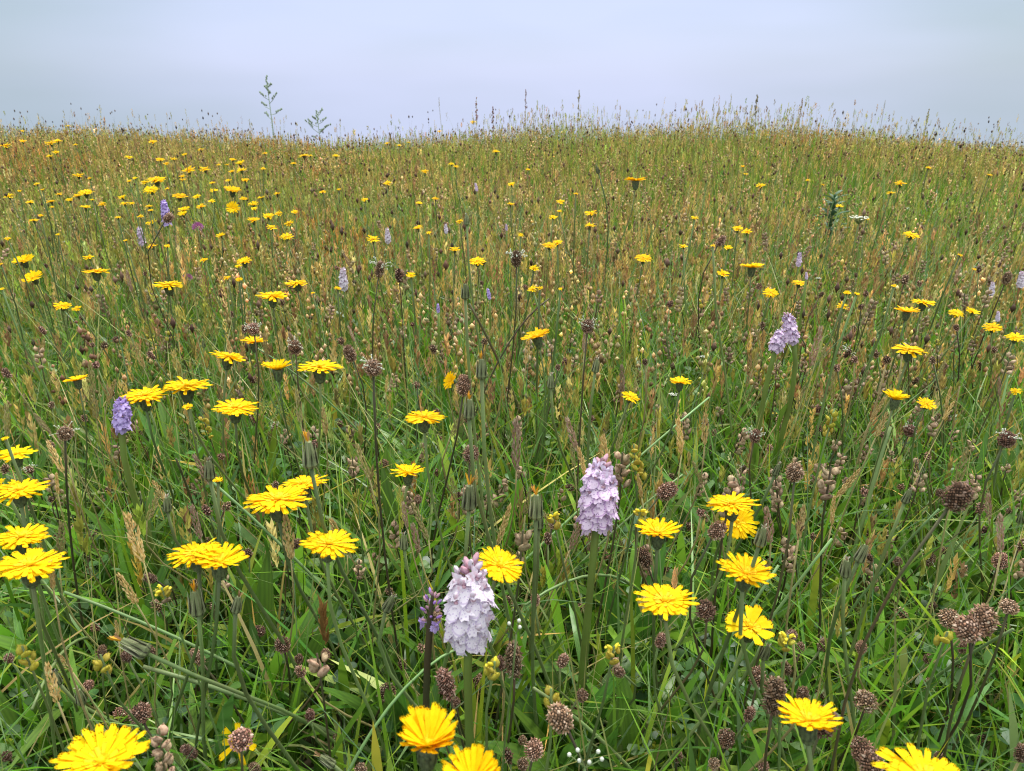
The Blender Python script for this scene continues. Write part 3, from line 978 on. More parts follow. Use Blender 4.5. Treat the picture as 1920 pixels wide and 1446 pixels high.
Z3 = [(475,460,22),(338,635,22),(355,677,24),(440,746,58),(703,714,26),(788,740,22),(1383,647,35),(1725,687,35),(1225,733,68),(1172,785,50),(882,860,46),(68,926,45),(310,988,65),(360,1004,65),(1288,1020,90),(1560,1135,35),(5,1085,50),(170,1080,30),(258,1092,50),(228,1235,75),(495,1345,85),(655,1290,80),(1040,930,25),(1640,1217,22),(1188,1308,32),(925,1350,45),(980,1355,35),(900,1422,70),(1355,1400,130),(1265,1440,130)]
Z4 = [(1055,665,60),(1225,1085,60),(30,848,40),(0,1085,50)]
Z5 = [(1625,610,110)]
Z6 = [(1540,140,80),(1632,135,75),(1745,220,100),(1875,580,60)]
for lst, ox, oy in ((Z1, 0, 100), (Z2, 640, 100), (Z3, 1280, 100), (Z4, 0, 540), (Z5, 640, 540), (Z6, 1280, 540)):
    for (a, b, w) in lst:
        px, py, w = ox + a / 3, oy + b / 3, max(6, w / 3)
        if min((abs(px - q[0]) + 2 * abs(py - q[1]) for q in HAWK[:len(BIG)]), default=99) < 14:
            continue
        hawkbit(px, py, w, 'flat' if rnd.random() < 0.75 else 'half')

# ------------------------------------------------------------------ orchids


def floret_mesh(lip, sepal, open_=1.0):
    """one orchid flower, millimetres/12: base at the origin, outwards +X, up +Z"""
    mb = MB()
    vs, fs = [(0.10, 0, 0.0)], []
    prof = [(-100, .50), (-86, .74), (-76, .66), (-66, .92), (-57, .82), (-48, .98), (-40, .86), (-32, .94), (-24, .70), (-15, .90), (-6, 1.02), (0, 1.10), (6, 1.02), (15, .90), (24, .70), (32, .94), (40, .86), (48, .98), (57, .82), (66, .92), (76, .66), (86, .74), (100, .50)]
    n = len(prof)
    for a, lobe in prof:
        a = R(a + rnd.uniform(-3, 3))
        r = 0.58 * lobe * (1 + rnd.uniform(-0.07, 0.07)) * open_
        y = math.sin(a) * r * 1.12
        q = math.cos(a) * r * 0.95
        bend = 0.22 * (abs(y) / 0.6) ** 2
        vs.append((0.16 + 0.46 * max(q, -0.1) - bend * 0.8 + rnd.uniform(-0.03, 0.03), y, -0.04 - q * 0.86))
    mid = []
    for k in range(n):
        p = Vector(vs[1 + k])
        c = Vector(vs[0])
        mid.append(tuple(c.lerp(p, 0.55) + Vector((0.06, 0, 0.02))))
    o = len(vs)
    vs += mid
    for k in range(n - 1):
        fs.append((0, o + k, o + k + 1))
        fs.append((o + k, 1 + k, 2 + k, o + k + 1))
    mb.add(vs, fs, 0)
    # hood and wings
    for s in (-1, 1):
        m = Matrix.Translation((0.10, 0.05 * s, 0.05)) @ Matrix.Rotation(s * 0.95, 4, 'X') @ Matrix.Rotation(-0.5, 4, 'Y')
        put(mb, [(0, -0.05, 0), (0.03, 0.05, 0.0), (0.14, -0.15, 0.22), (0.16, 0.13, 0.22), (0.19, 0, 0.30), (0.24, -0.08, 0.44), (0.24, 0.05, 0.44), (0.24, 0, 0.56)], [(0, 1, 3, 4, 2), (2, 4, 5), (4, 3, 6), (5, 4, 6, 7)], m, 1)
    blob(mb, (0.24, 0, 0.13), 0.10, 0.11, 0.17, Matrix.Rotation(0.7, 3, 'Y'), 6, 4, 1)
    blob(mb, (-0.12, 0, -0.06), 0.06, 0.06, 0.26, Matrix.Rotation(1.2, 3, 'Y'), 5, 3, 1)
    blob(mb, (0.24, 0, -0.02), 0.06, 0.09, 0.06, None, 5, 3, 2)
    return mb.mesh('floret', [lip, sepal, 'bud_pink'])


def bud_mesh(m1):
    mb = MB()
    blob(mb, (0.12, 0, 0.12), 0.13, 0.13, 0.30, Matrix.Rotation(0.35, 3, 'Y'), 7, 5, 0)
    blob(mb, (0.02, 0, -0.06), 0.07, 0.07, 0.22, Matrix.Rotation(0.25, 3, 'Y'), 5, 3, 1)
    return mb.mesh('bud', [m1, 'bract'])


def bract_mesh():
    mb = MB()
    mb.add([(0, -0.06, 0), (0, 0.06, 0), (0.30, 0.05, 0.16), (0.62, 0, 0.42), (0.30, -0.05, 0.16), (0.26, 0, 0.10)], [(0, 5, 4), (0, 1, 5), (1, 2, 5), (5, 2, 3), (4, 5, 3)])
    return mb.mesh('bract', ['bract'])


FL = {'lilac': [floret_mesh('orchid_lip', 'orchid_sepal', rnd.uniform(0.9, 1.05)) for _ in range(4)],
      'white': [floret_mesh('white_lip', 'white_sepal', rnd.uniform(0.95, 1.1)) for _ in range(4)],
      'violet': [floret_mesh('violet_lip', 'violet_sepal', rnd.uniform(0.85, 1.0)) for _ in range(3)]}
BUDS = {'lilac': bud_mesh('bud_pink'), 'white': bud_mesh('white_sepal'), 'violet': bud_mesh('bud_purple'), 'pink': bud_mesh('bud_pink')}
BRACT = bract_mesh()


def big_orchid(pt, pb, D, colour, unit, nflo, rad, label, land, group=None, lean=(0.0, 0.02), tilt_out=0.0, budfrac=0.2, stem_m='orchid_stem', stem_r=0.0025, pb_depth=None, loose=False):
    """pt, pb: pixel of the tip and of the foot of the spike; unit: size of one floret in metres"""
    top = at_depth(*pt, D)
    bot = at_depth(*pb, pb_depth or D + 0.004)
    g = Vector((bot.x + lean[0], bot.y + lean[1], 0))
    g.z = gz1(g.x, g.y)
    mid = (top + bot) / 2
    t = thing('spotted_orchid', 'orchid', g, label, group or 'spotted orchids in the grass', None, mid, land)
    ax = top - bot
    L = ax.length
    axn = ax.normalized()
    q = frame(axn)
    mb = MB()
    pts = bez(Vector((0, 0, 0)), Vector((0, 0, 0.07)), bot - g - axn * 0.05, bot - g, 7) + [bot - g + ax * f for f in (0.35, 0.7, 0.97)]
    rr = [stem_r * 1.15] * 5 + [stem_r] * 3 + [stem_r * 0.75, stem_r * 0.5, stem_r * 0.2]
    tube(mb, pts, rr, 8)
    link('stem', mb.mesh('stem', [stem_m]), t)
    for k in range(3):                           # sheathing stem leaves
        a = rnd.uniform(0, 6.28)
        m = Matrix.Translation((bot - g) * (0.15 + 0.2 * k)) @ Matrix.Rotation(a, 4, 'Z') @ Matrix.Rotation(R(16), 4, 'Y') @ Matrix.Scale(0.07 - 0.012 * k, 4)
        lf = LEAFM[rnd.randrange(len(LEAFM))]
        link('leaf', lf, t, m)
    nb = int(nflo * budfrac)
    for k in range(nflo):
        f = (k + 0.5) / nflo
        a = k * 2.39996 + 0.3
        isbud = k >= nflo - nb
        pos = bot - g + ax * (0.02 + 0.90 * f ** 0.92)
        barrel = float(np.interp(f, (0, 0.12, 0.35, 0.6, 0.8, 1), (0.72, 0.92, 1.0, 0.92, 0.70, 0.40)))
        r = rad * barrel
        sc = unit * (0.35 + 0.68 * barrel) * rnd.uniform(0.86, 1.1)
        if loose and not isbud:
            sc *= 0.85
        m = Matrix.Translation(pos) @ q @ Matrix.Rotation(a, 4, 'Z') @ Matrix.Translation((r, 0, 0)) @ Matrix.Rotation(rnd.gauss(0.04, 0.18) + 0.3 * max(0, 1 - f / 0.2) - 0.25 * f + tilt_out, 4, 'Y') @ Matrix.Rotation(rnd.gauss(0, 0.28), 4, 'X') @ Matrix.Scale(sc, 4)
        if isbud:
            mm = Matrix.Translation(pos) @ q @ Matrix.Rotation(a, 4, 'Z') @ Matrix.Translation((r * (0.75 if loose else 0.4), 0, 0)) @ Matrix.Rotation(0.1 + (0.75 if loose else 0.35) * (1 - (k - nflo + nb) / max(1, nb)), 4, 'Y') @ Matrix.Scale(unit * (0.62 if loose else 0.72), 4)
            link('bud', BUDS['pink'] if k % 2 else BUDS[colour], t, mm)
        else:
            link('floret', rnd.choice(FL[colour]), t, m)
        if k % 2 == 0:
            mm = Matrix.Translation(pos) @ q @ Matrix.Rotation(a + 0.2, 4, 'Z') @ Matrix.Translation((stem_r * 0.6, 0, 0)) @ Matrix.Scale(unit * (0.9 if not isbud else 0.55), 4)
            link('bract', BRACT, t, mm)
    return t


# lanceolate leaves, unit length along +Z with the face towards +X
def leaf_mesh(width, curve, fold=0.25, n=7, wave=0.0):
    mb = MB()
    vs, fs = [], []
    for i in range(n + 1):
        t = i / n
        w = width * (0.10 + 0.90 * math.sin(math.pi * min(1, 0.04 + 0.96 * t)) ** 0.85) / 2 * (1 if t < 0.999 else 0.05)
        z = t * (1 - 0.25 * curve * t)
        x = curve * t * t * 0.75
        for s in (-1, -0.5, 0, 0.5, 1):
            vs.append((x - fold * w * abs(s) + 0.04 * wave * math.sin(9 * t + s) * abs(s), s * w, z + 0.3 * fold * w * abs(s)))
    for i in range(n):
        for s in range(4):
            a = i * 5 + s
            fs.append((a, a + 1, a + 6, a + 5))
    mb.add(vs, fs)
    return mb.mesh('leaf', ['leaf'])


LEAFM = [leaf_mesh(w, c, f, 7, wv) for w, c, f, wv in ((0.11, 0.25, 0.3, 0.15), (0.13, 0.5, 0.2, 0.3), (0.09, 0.8, 0.3, 0.2), (0.15, 0.15, 0.35, 0.4), (0.11, 1.1, 0.2, 0.3))]

big_orchid((884, 1040), (878, 1200), 0.405, 'white', 0.0190, 34, 0.0062, 'large white orchid spike with pink buds at its tip, in front of a yellow hawkbit', 'the large white orchid', budfrac=0.16)
big_orchid((1130, 852), (1118, 985), 0.485, 'lilac', 0.0182, 34, 0.0056, 'large lilac spotted orchid with a loose frayed base and thick green stem', 'the large lilac orchid', budfrac=0.14, lean=(-0.004, 0.015))
big_orchid((812, 1104), (806, 1172), 0.412, 'violet', 0.0105, 20, 0.0050, 'half-opened purple orchid bud spike pressed beside the large white orchid', 'the half-opened purple orchid', budfrac=0.9, stem_m='dark', stem_r=0.0021, lean=(-0.01, 0.02), loose=True)
big_orchid((229, 742), (228, 806), 0.60, 'violet', 0.0118, 34, 0.0026, 'single violet orchid at the left touching a hawkbit', 'the violet orchid', budfrac=0.12)
big_orchid((1474, 584), (1488, 640), 0.78, 'lilac', 0.0125, 32, 0.0026, 'rear one of the twin lilac orchids at the right, behind a dark bud', 'the twin lilac orchids', budfrac=0.1, group='spotted orchids in the grass')
big_orchid((1466, 618), (1455, 652), 0.76, 'lilac', 0.0125, 24, 0.0026, 'front lower one of the twin lilac orchids at the right', None, budfrac=0.08)


def small_spike_mesh(colour, n=26):
    mb = MB()
    mats = {'lilac': ['orchid_lip', 'orchid_sepal', 'bud_pink'], 'white': ['white_lip', 'white_sepal', 'bud_pink'], 'violet': ['violet_lip', 'violet_sepal', 'bud_purple']}[colour]
    src = FL[colour]
    for k in range(n):
        f = (k + 0.5) / n
        me = src[k % len(src)]
        sc = 0.36 * float(np.interp(f, (0, 0.15, 0.4, 0.7, 1), (0.8, 1.0, 1.0, 0.8, 0.45)))
        m = Matrix.Translation((0, 0, 0.05 + 0.9 * f)) @ Matrix.Rotation(k * 2.4, 4, 'Z') @ Matrix.Translation((0.05, 0, 0)) @ Matrix.Rotation(rnd.gauss(0, 0.2), 4, 'Y') @ Matrix.Scale(sc, 4)
        o = len(mb.f)
        mb.add([m @ v.co for v in me.vertices], [tuple(p.vertices) for p in me.polygons])
        mb.m[o:] = [p.material_index for p in me.polygons]
    return mb.mesh('florets', mats)


SPK = {c: small_spike_mesh(c) for c in ('lilac', 'white', 'violet')}


def small_orchid(px, py, h, colour, label, land=None, hm=0.042, z=None):
    d = min(3.6, F * hm / h)
    p = at_depth(px, py + h / 2, d)
    g = gz1(p.x, p.y)
    if p.z < g + 0.17:
        p, d = at_z(px, py + h / 2, g + 0.17)
        hm = h * d / F
    b = base_under(p, 0.015)
    t = thing('spotted_orchid', 'orchid', b, label, 'spotted orchids in the grass', 'small orchid', p, land)
    link('stem', stem_mesh(p - b, (0, 0, 1), 0.0022, 0.0016, 'orchid_stem', 0.01, 5), t)
    link('florets', SPK[colour], t, Matrix.Translation(p - b) @ Matrix.Rotation(rnd.gauss(0, 0.12), 4, 'Y') @ Matrix.Rotation(rnd.uniform(0, 6), 4, 'Z') @ Matrix.Scale(hm, 4))


small_orchid(314, 398, 46, 'violet', 'violet orchid far left with a brown plantain head across it', 'the far violet orchid')
small_orchid(266, 442, 34, 'lilac', 'lilac orchid beside a pink clover head at the far left', 'the orchid by the clover')
small_orchid(728, 441, 28, 'white', 'whitish orchid beside a flat yellow flower left of the middle stem', 'the upper white orchid')
small_orchid(645, 521, 42, 'white', 'pale orchid standing directly above a half-hidden yellow hawkbit', 'the pale mid-slope orchid')
small_orchid(837, 428, 18, 'white', 'tiny whitish orchid up and right of the upper white orchid', None)
small_orchid(894, 350, 15, 'lilac', 'tiny pink lilac orchid head in the grass near the top centre', 'the tiny pink orchid')
small_orchid(1497, 485, 26, 'lilac', 'small lilac orchid between the orange-backed hawkbit and the twin orchids', 'the small lilac orchid')
small_orchid(1512, 516, 14, 'lilac', 'tiny lilac orchid just above a hawkbit near the small lilac one', None)
small_orchid(1912, 523, 32, 'white', 'white orchid cut by the right edge beside a dark plantain head', 'the right-edge white orchid')
small_orchid(1858, 540, 26, 'white', 'small white orchid left of the one on the right edge', None)
small_orchid(950, 426, 12, 'lilac', 'tiny pale pink orchid among tan grass near the upper middle', None)
small_orchid(918, 550, 20, 'violet', 'small purple orchid behind a brown seed head above centre', 'the small purple orchid')
small_orchid(822, 577, 17, 'violet', 'very small violet orchid left of the small purple one', None)
small_orchid(1870, 592, 20, 'white', 'small white orchid low in the grass under the right-edge pair', None)

# ------------------------------------------------------------------ plantain seed heads
BROWN = [(0.21, 0.11, 0.075), (0.15, 0.08, 0.055), (0.28, 0.165, 0.125), (0.12, 0.065, 0.045), (0.33, 0.21, 0.17)]


def scaly_head(aspect, n, pal_=BROWN, rough=1.0, core=(0.06, 0.035, 0.025), stick=0.18):
    """seed head of height 1 from z=0 to 1 covered with small pointed scales"""
    mb = MB()
    rx = 0.5 / aspect
    blob(mb, (0, 0, 0.5), rx * 0.86, rx * 0.86, 0.47, None, 8, 6, 0, core)
    for k in range(n):
        f = (k + 0.5) / n
        z = 1 - 2 * f
        a = k * 2.39996
        s = math.sqrt(max(0, 1 - z * z)) ** 0.75
        nrm = Vector((s * math.cos(a), s * math.sin(a), z * 0.55)).normalized()
        pos = Vector((s * rx * math.cos(a), s * rx * math.sin(a), 0.5 + 0.48 * z)) * 1.0
        upv = (Vector((0, 0, 1)) - nrm * nrm.z)
        upv = upv.normalized() if upv.length > 0.05 else nrm.orthogonal().normalized()
        sd = nrm.cross(upv)
        q = 1.9 / math.sqrt(n) * min(1.0, 1.6 * rx + 0.25) * rnd.uniform(0.6, 1.35) * rough
        j = Vector((rnd.gauss(0, 0.035), rnd.gauss(0, 0.035), rnd.gauss(0, 0.025)))
        c = pal_[rnd.randrange(len(pal_))]
        tip = pos + nrm * q * rnd.uniform(0.25, 0.85) + upv * q * stick * rnd.uniform(0.3, 1.6) + j
        sw = rnd.uniform(0.3, 0.55)
        vs = [pos - upv * q * 0.5, pos + sd * q * sw, pos + upv * q * 0.42, pos - sd * q * sw, tip]
        lt = rnd.uniform(1.2, 2.4)
        mb.add(vs, [(0, 1, 4), (1, 2, 4), (2, 3, 4), (3, 0, 4)], 0, [c, c, c, c, tuple(min(0.6, q2 * lt) for q2 in c)])
    return mb.mesh('seed_head', ['head'], smooth=False)


PH = {'round': [scaly_head(a, 190) for a in (1.05, 1.15, 1.25)],
      'oval': [scaly_head(a, 240) for a in (1.5, 1.7)],
      'long': [scaly_head(a, 330) for a in (2.2, 2.7)]}
PHLOW = {'round': [scaly_head(1.15, 36)], 'oval': [scaly_head(1.6, 44)], 'long': [scaly_head(2.3, 54)]}


def stamen_mesh(n=16, white=True):
    mb = MB()
    for k in range(n):
        a = rnd.uniform(0, 6.28)
        z0 = rnd.uniform(0.55, 0.85)
        e = rnd.uniform(-0.2, 0.9)
        p0 = Vector((0.3 * math.cos(a), 0.3 * math.sin(a), z0))
        p1 = p0 + Vector((math.cos(a) * math.cos(e), math.sin(a) * math.cos(e), math.sin(e))) * rnd.uniform(0.30, 0.50)
        tube(mb, [p0, (p0 + p1) / 2 + Vector((0, 0, 0.05)), p1], [0.013] * 3, 3)
        blob(mb, p1, 0.05, 0.05, 0.065, None, 5, 3)
    return mb.mesh('stamens', ['anther'])


STAM = [stamen_mesh(n) for n in (18, 12, 6)]
PLACED = []


def plantain(px, py, wpx, hpx, shape=None, tilt=0.0, wm=0.0105, d=None, label=None, land=None, stamens=None, group='plantain seed heads on thin stems', stem='dark', lean=None, look=None):
    if d is None:
        d = F * wm / wpx
    p = at_depth(px, py, d)
    g = gz1(p.x, p.y)
    if p.z < g + 0.05:
        p, d = at_z(px, py, g + 0.05)
    if p.y < 0.06:
        return None
    hm = hpx * d / F
    asp = max(1.0, hpx / wpx)
    shape = shape or ('round' if asp < 1.32 else 'oval' if asp < 1.95 else 'long')
    n = Vector((math.sin(tilt) + rnd.gauss(0, 0.06), rnd.gauss(0, 0.12), math.cos(tilt))).normalized()
    b = base_under(p, 0.03, lean)
    bottom = p - n * hm * 0.5 - b
    col = 'brown' if stem == 'dark' else 'pale brown'
    t = thing('plantain', 'seed head', b, label, group, look or {'round': 'round brown plantain head', 'oval': 'oval brown plantain head', 'long': 'long brown plantain head'}[shape], p, land)
    rot = frame(n) @ Matrix.Rotation(rnd.uniform(0, 6.28), 4, 'Z')
    real = {'round': 1.15, 'oval': 1.6, 'long': 2.4}[shape]
    wx = (wpx * d / F) / (hm / real)
    me = rnd.choice(PH[shape] if wpx >= 14 else PHLOW[shape])
    Mh = Matrix.Translation(bottom) @ rot @ Matrix.Scale(hm, 4) @ Matrix.Diagonal((wx, wx, 1, 1))
    link('seed_head', me, t, Mh)
    link('stem', stem_mesh(bottom, n, 0.0010, 0.0008, stem, 0.015, 5 if wpx > 18 else 4, 6), t)
    if stamens is not None:
        link('stamens', STAM[stamens], t, Mh)
    PLACED.append((px, py))
    return t


PL = [
    (963, 1238, 32, 94, -0.02, None, 'tallest long furry plantain head, right below the large white orchid', 'the tall furry plantain', None),
    (836, 1283, 32, 66, -0.30, None, 'furry oval plantain head tilted left under the large white orchid', None, None),
    (893, 1280, 26, 40, 0.05, None, 'small dark plantain head between the two furry ones below the white orchid', None, None),
    (1051, 1347, 44, 54, -0.45, None, 'plump pinkish plantain head leaning left near the bottom middle', 'the plump pinkish plantain', None),
    (1001, 1406, 34, 38, 0.1, None, 'round plantain head lowest near the bottom middle', None, None),
    (1453, 1305, 40, 78, 0.06, None, 'big dark furry plantain head left of the side-on hawkbit at the right', 'the big dark plantain', None),
    (1545, 1354, 44, 64, 0.12, None, 'dark shaggy plantain head in front of the side-on hawkbit at the right', None, None),
    (1618, 1408, 36, 52, -0.35, None, 'upper of two plantain heads crowded together at the bottom right', None, None),
    (1634, 1432, 42, 54, 0.1, None, 'lower of two plantain heads crowded together at the bottom right', None, None),
    (1796, 931, 44, 60, 0.55, None, 'large blurred dark plantain head leaning right near the right edge', 'the blurred leaning plantain', None),
    (1815, 1180, 40, 44, -0.3, None, 'left lump of the blurred double plantain head at the right', 'the blurred double plantain', None),
    (1842, 1164, 40, 58, 0.15, None, 'right lump of the blurred double plantain head at the right', None, None),
    (725, 1299, 28, 32, 0.3, None, 'small reddish plantain head left of the furry ones below the white orchid', None, None),
    (452, 1387, 42, 34, 0.2, None, 'round brown plantain head covering the ragged hawkbit', None, None),
    (263, 1338, 32, 34, -0.3, None, 'pinkish round plantain head above the big splayed hawkbit', None, None),
    (228, 1339, 24, 24, 0.0, None, 'small dark round plantain head beside the pinkish one above the splayed hawkbit', None, None),
    (530, 1209, 28, 32, 0.0, None, 'round plantain head on a pale stem below the hawkbit tilted right', None, None),
    (1392, 1073, 24, 30, 0.3, None, 'pale brown plantain head in front of the bowl-shaped hawkbit', None, None),
    (1420, 1270, 30, 38, 0.15, None, 'plantain head standing under the star-shaped hawkbit', None, None),
    (1323, 1145, 30, 40, -0.3, None, 'plantain head right of the wide hawkbit right of centre', None, None),
    (1208, 1046, 24, 46, -0.45, None, 'slim dark plantain head leaning left under the small cupped hawkbit', None, None),
    (1345, 995, 30, 36, 0.5, None, 'dark plantain head touching the piled hawkbit pair', None, None),
    (1251, 921, 26, 40, 0.9, None, 'plantain head on a looping stalk reaching from the lilac orchid', None, None),
    (870, 723, 24, 42, 0.12, None, 'dark oval plantain head covering the sideways hawkbit', None, None),
    (883, 851, 27, 32, 0.1, None, 'mauve grey plantain head right of the lone central hawkbit', None, None),
    (1490, 886, 32, 34, 0.0, None, 'bristly round dark plantain head on a thick stem above the piled hawkbits', 'the bristly round plantain', None),
    (1697, 525, 12, 20, 0.1, None, 'dark plantain head seen against tan grass at the right', None, None),
    (1623, 1316, 36, 36, -0.1, None, 'pinkish round plantain head up and right of the side-on right hawkbit', None, None),
    (1361, 1385, 30, 34, 0.1, None, 'pale brown plantain head left of the side-on right hawkbit', None, None),
    (1780, 1160, 30, 34, -0.2, None, 'rough plantain head left of the blurred double plantain head', None, None),
    (1876, 1052, 24, 32, 0.0, None, 'upright plantain head on a straight brown stem near the right edge', None, None),
    (1892, 1138, 32, 24, 0.0, None, 'pinkish flattened plantain head near the right edge', None, None),
    (264, 738, 9, 14, -0.7, None, 'small plantain head lying across the hawkbit beside the violet orchid', None, None),
    (316, 409, 16, 22, 0.9, None, 'brown plantain head lying across the far violet orchid', None, None),
    (475, 617, 20, 22, 0.0, 0, 'plantain head ringed with white stamens, touching a hawkbit at the left', 'the white-ringed plantain', None),
    (554, 651, 20, 26, 0.0, 1, 'plantain head with a white crown between the row of three hawkbits', None, None),
    (1102, 612, 22, 26, 0.1, 0, 'plantain head with pale green white stamens right of the leaning hawkbit', 'the pale-stamened plantain', None),
    (1416, 818, 20, 26, 0.1, 0, 'plantain head with spreading white stamens left of the half-open right hawkbit', 'the spreading white plantain', None),
    (700, 690, 30, 30, 0.0, 1, 'squat plantain head with a ragged white skirt above the lone central hawkbit', 'the white-skirted plantain', None),
    (122, 813, 28, 24, 0.3, 2, 'plantain head with two hanging white stamens left of the violet orchid', None, None),
    (968, 485, 17, 30, 0.0, 0, 'tall plantain head with pale pink tufts above the leaning hawkbit', 'the tufted plantain', None),
    (712, 505, 17, 32, 0.1, 1, 'dark plantain head with sparse white hairs, left of a twin head', None, None),
    (748, 517, 13, 28, 0.0, None, 'dark oval plantain head right of the white-haired one', None, None),
    (1740, 1048, 22, 28, 0.1, 2, 'plantain head with a few white hairs above the pair of right-edge heads', None, None),
    (1888, 824, 24, 30, 0.3, 0, 'plantain head with white stamens near the right edge', None, None),
    (1707, 808, 18, 22, 0.2, 1, 'small plantain head with pale stamens right of the spreading white one', None, None),
    (1480, 600, 16, 26, -0.8, None, 'dark bud-like plantain head hanging over the twin lilac orchids', None, None),
    (656, 663, 18, 34, -0.35, None, 'reddish long plantain head left of the white-skirted one', None, None),
    (1352, 452, 14, 22, 0.6, None, 'dark curled plantain head up and left of the orange-backed hawkbit', None, None),
    (1888, 522, 15, 26, 0.0, None, 'dark plantain head beside the white orchid on the right edge', None, None),
]
for (px, py, w, h, ti, st, lab, land, _) in PL:
    plantain(px, py, w, h, None, ti, wm=0.0105 if w < 36 else 0.0118, label=lab, land=land, stamens=st, lean=(rnd.gauss(0, 0.015), 0.01) if w > 30 else None)


def clear_of_heroes(px, py, d, tol=1.0):
    for x, y, rx, ry, hd in HERO:
        if abs(px - x) < rx * tol and abs(py - y) < ry * tol and d < hd + 0.05:
            return False
    return True


HERO = [(884, 1125, 62, 100, 0.41), (1124, 925, 52, 88, 0.49), (808, 1137, 30, 40, 0.41), (228, 778, 30, 45, 0.6), (1475, 618, 40, 45, 0.78)]
HERO += [(x, y, w * 0.5, w * 0.28, 0.4 if w > 90 else 0.7) for x, y, w in HAWK if w > 40]

cnt = 0
tries = 0
while cnt < 250 and tries < 6000:
    tries += 1
    py = 380 + 1066 * rnd.random() ** 0.85
    px = rnd.uniform(-20, 1940)
    z = rnd.uniform(0.06, 0.17) if py > 700 else rnd.uniform(0.13, 0.24)
    if rnd.random() > 0.35 + 0.65 * float(pnoise(px / 300, py / 200, 1.0, 2)):
        continue
    p, d = at_z(px, py, z)
    if d > 3.2 or not clear_of_heroes(px, py, d) or (py > 1000 and rnd.random() < 0.5):
        continue
    if PLACED and min((px - a) ** 2 + (py - b) ** 2 for a, b in PLACED) < (16 + 8 * (py > 700)) ** 2 and rnd.random() < 0.75:
        continue
    wpx = F * rnd.uniform(0.0052, 0.0078) / d
    asp = rnd.choice((1.1, 1.2, 1.3, 1.4, 1.5, 1.7, 1.9, 2.3))
    wpx *= (1.15 / asp) ** 0.35
    st = rnd.choice((0, 1, 2)) if rnd.random() < 0.11 and py < 950 else None
    plantain(px, py, wpx, wpx * asp, None, rnd.gauss(0, 0.35), d=d, stamens=st, stem=rnd.choice(('dark', 'stem', 'stem', 'straw')), look=None if st is None else 'brown plantain head with white stamens')
    cnt += 1

# ------------------------------------------------------------------ yellow rattle: papery pods up a stem


def pod_mesh(kind):
    mb = MB()
    if kind == 'calyx':
        for k in range(4):
            put(mb, [(-0.1, -0.16, -0.05), (0.1, -0.16, -0.05), (0.0, -0.2, 0.32)], [(0, 1, 2)], Matrix.Translation((0, 0, 0.36)) @ Matrix.Rotation(k * 1.57, 4, 'Z'))
    blob(mb, (0, 0, 0), 0.50, 0.25, 0.46, None, 10, 6, 0, beak=0.08)
    if kind == 'pod':
        for k in range(4):
            a = k * math.pi / 2 + 0.4
            put(mb, [(0.02, -0.11, -0.12), (0.02, 0.11, -0.12), (0.13, 0, 0.20)], [(0, 1, 2)], Matrix.Translation((0, 0, 0.48)) @ Matrix.Rotation(a, 4, 'Z'), 0)
        return mb.mesh('pod', ['pod'])
    return mb.mesh('calyx', ['calyx'])


PODS = [pod_mesh('pod') for _ in range(4)]
CAL = pod_mesh('calyx')
for i, me in enumerate(PODS):
    for v in me.vertices:
        v.co = v.co * (1 + 0.05 * math.sin(v.co.z * 9 + i * 2) + rnd.uniform(-0.09, 0.09)) + Vector((0.06 * i * v.co.z, 0, 0))


def rattle_flower_mesh():
    mb = MB()
    blob(mb, (0.30, 0, 0.18), 0.17, 0.15, 0.36, Matrix.Rotation(1.0, 3, 'Y'), 6, 5, 0)
    put(mb, [(0, -0.08, 0), (0, 0.08, 0), (0.28, 0.16, -0.06), (0.34, 0, -0.10), (0.28, -0.16, -0.06)], [(0, 1, 2, 3, 4)], Matrix.Translation((0.42, 0, 0.18)))
    return mb.mesh('flower', ['rattle'])


RFL = rattle_flower_mesh()


def merged_pods(n, yellow=0):
    mb = MB()
    for k in range(n):
        tier = k // 2
        a = (tier % 2) * 1.57 + (k % 2) * 3.14 + rnd.gauss(0, 0.25)
        s = 0.28 * rnd.uniform(0.8, 1.1)
        m = Matrix.Translation((0, 0, -0.24 * tier + rnd.gauss(0, 0.03))) @ Matrix.Rotation(a, 4, 'Z') @ Matrix.Translation((0.15, 0, 0)) @ Matrix.Rotation(rnd.gauss(0.5, 0.25), 4, 'Y') @ Matrix.Rotation(1.57, 4, 'Z') @ Matrix.Scale(s, 4)
        src = PODS[k % 2]
        mb.add([m @ v.co for v in src.vertices], [tuple(p.vertices) for p in src.polygons], 1 if k < yellow else 0)
    return mb.mesh('pods', ['pod', 'calyx'])


MPOD = [merged_pods(n, y) for n, y in ((8, 0), (10, 0), (12, 0), (9, 3), (7, 0))]


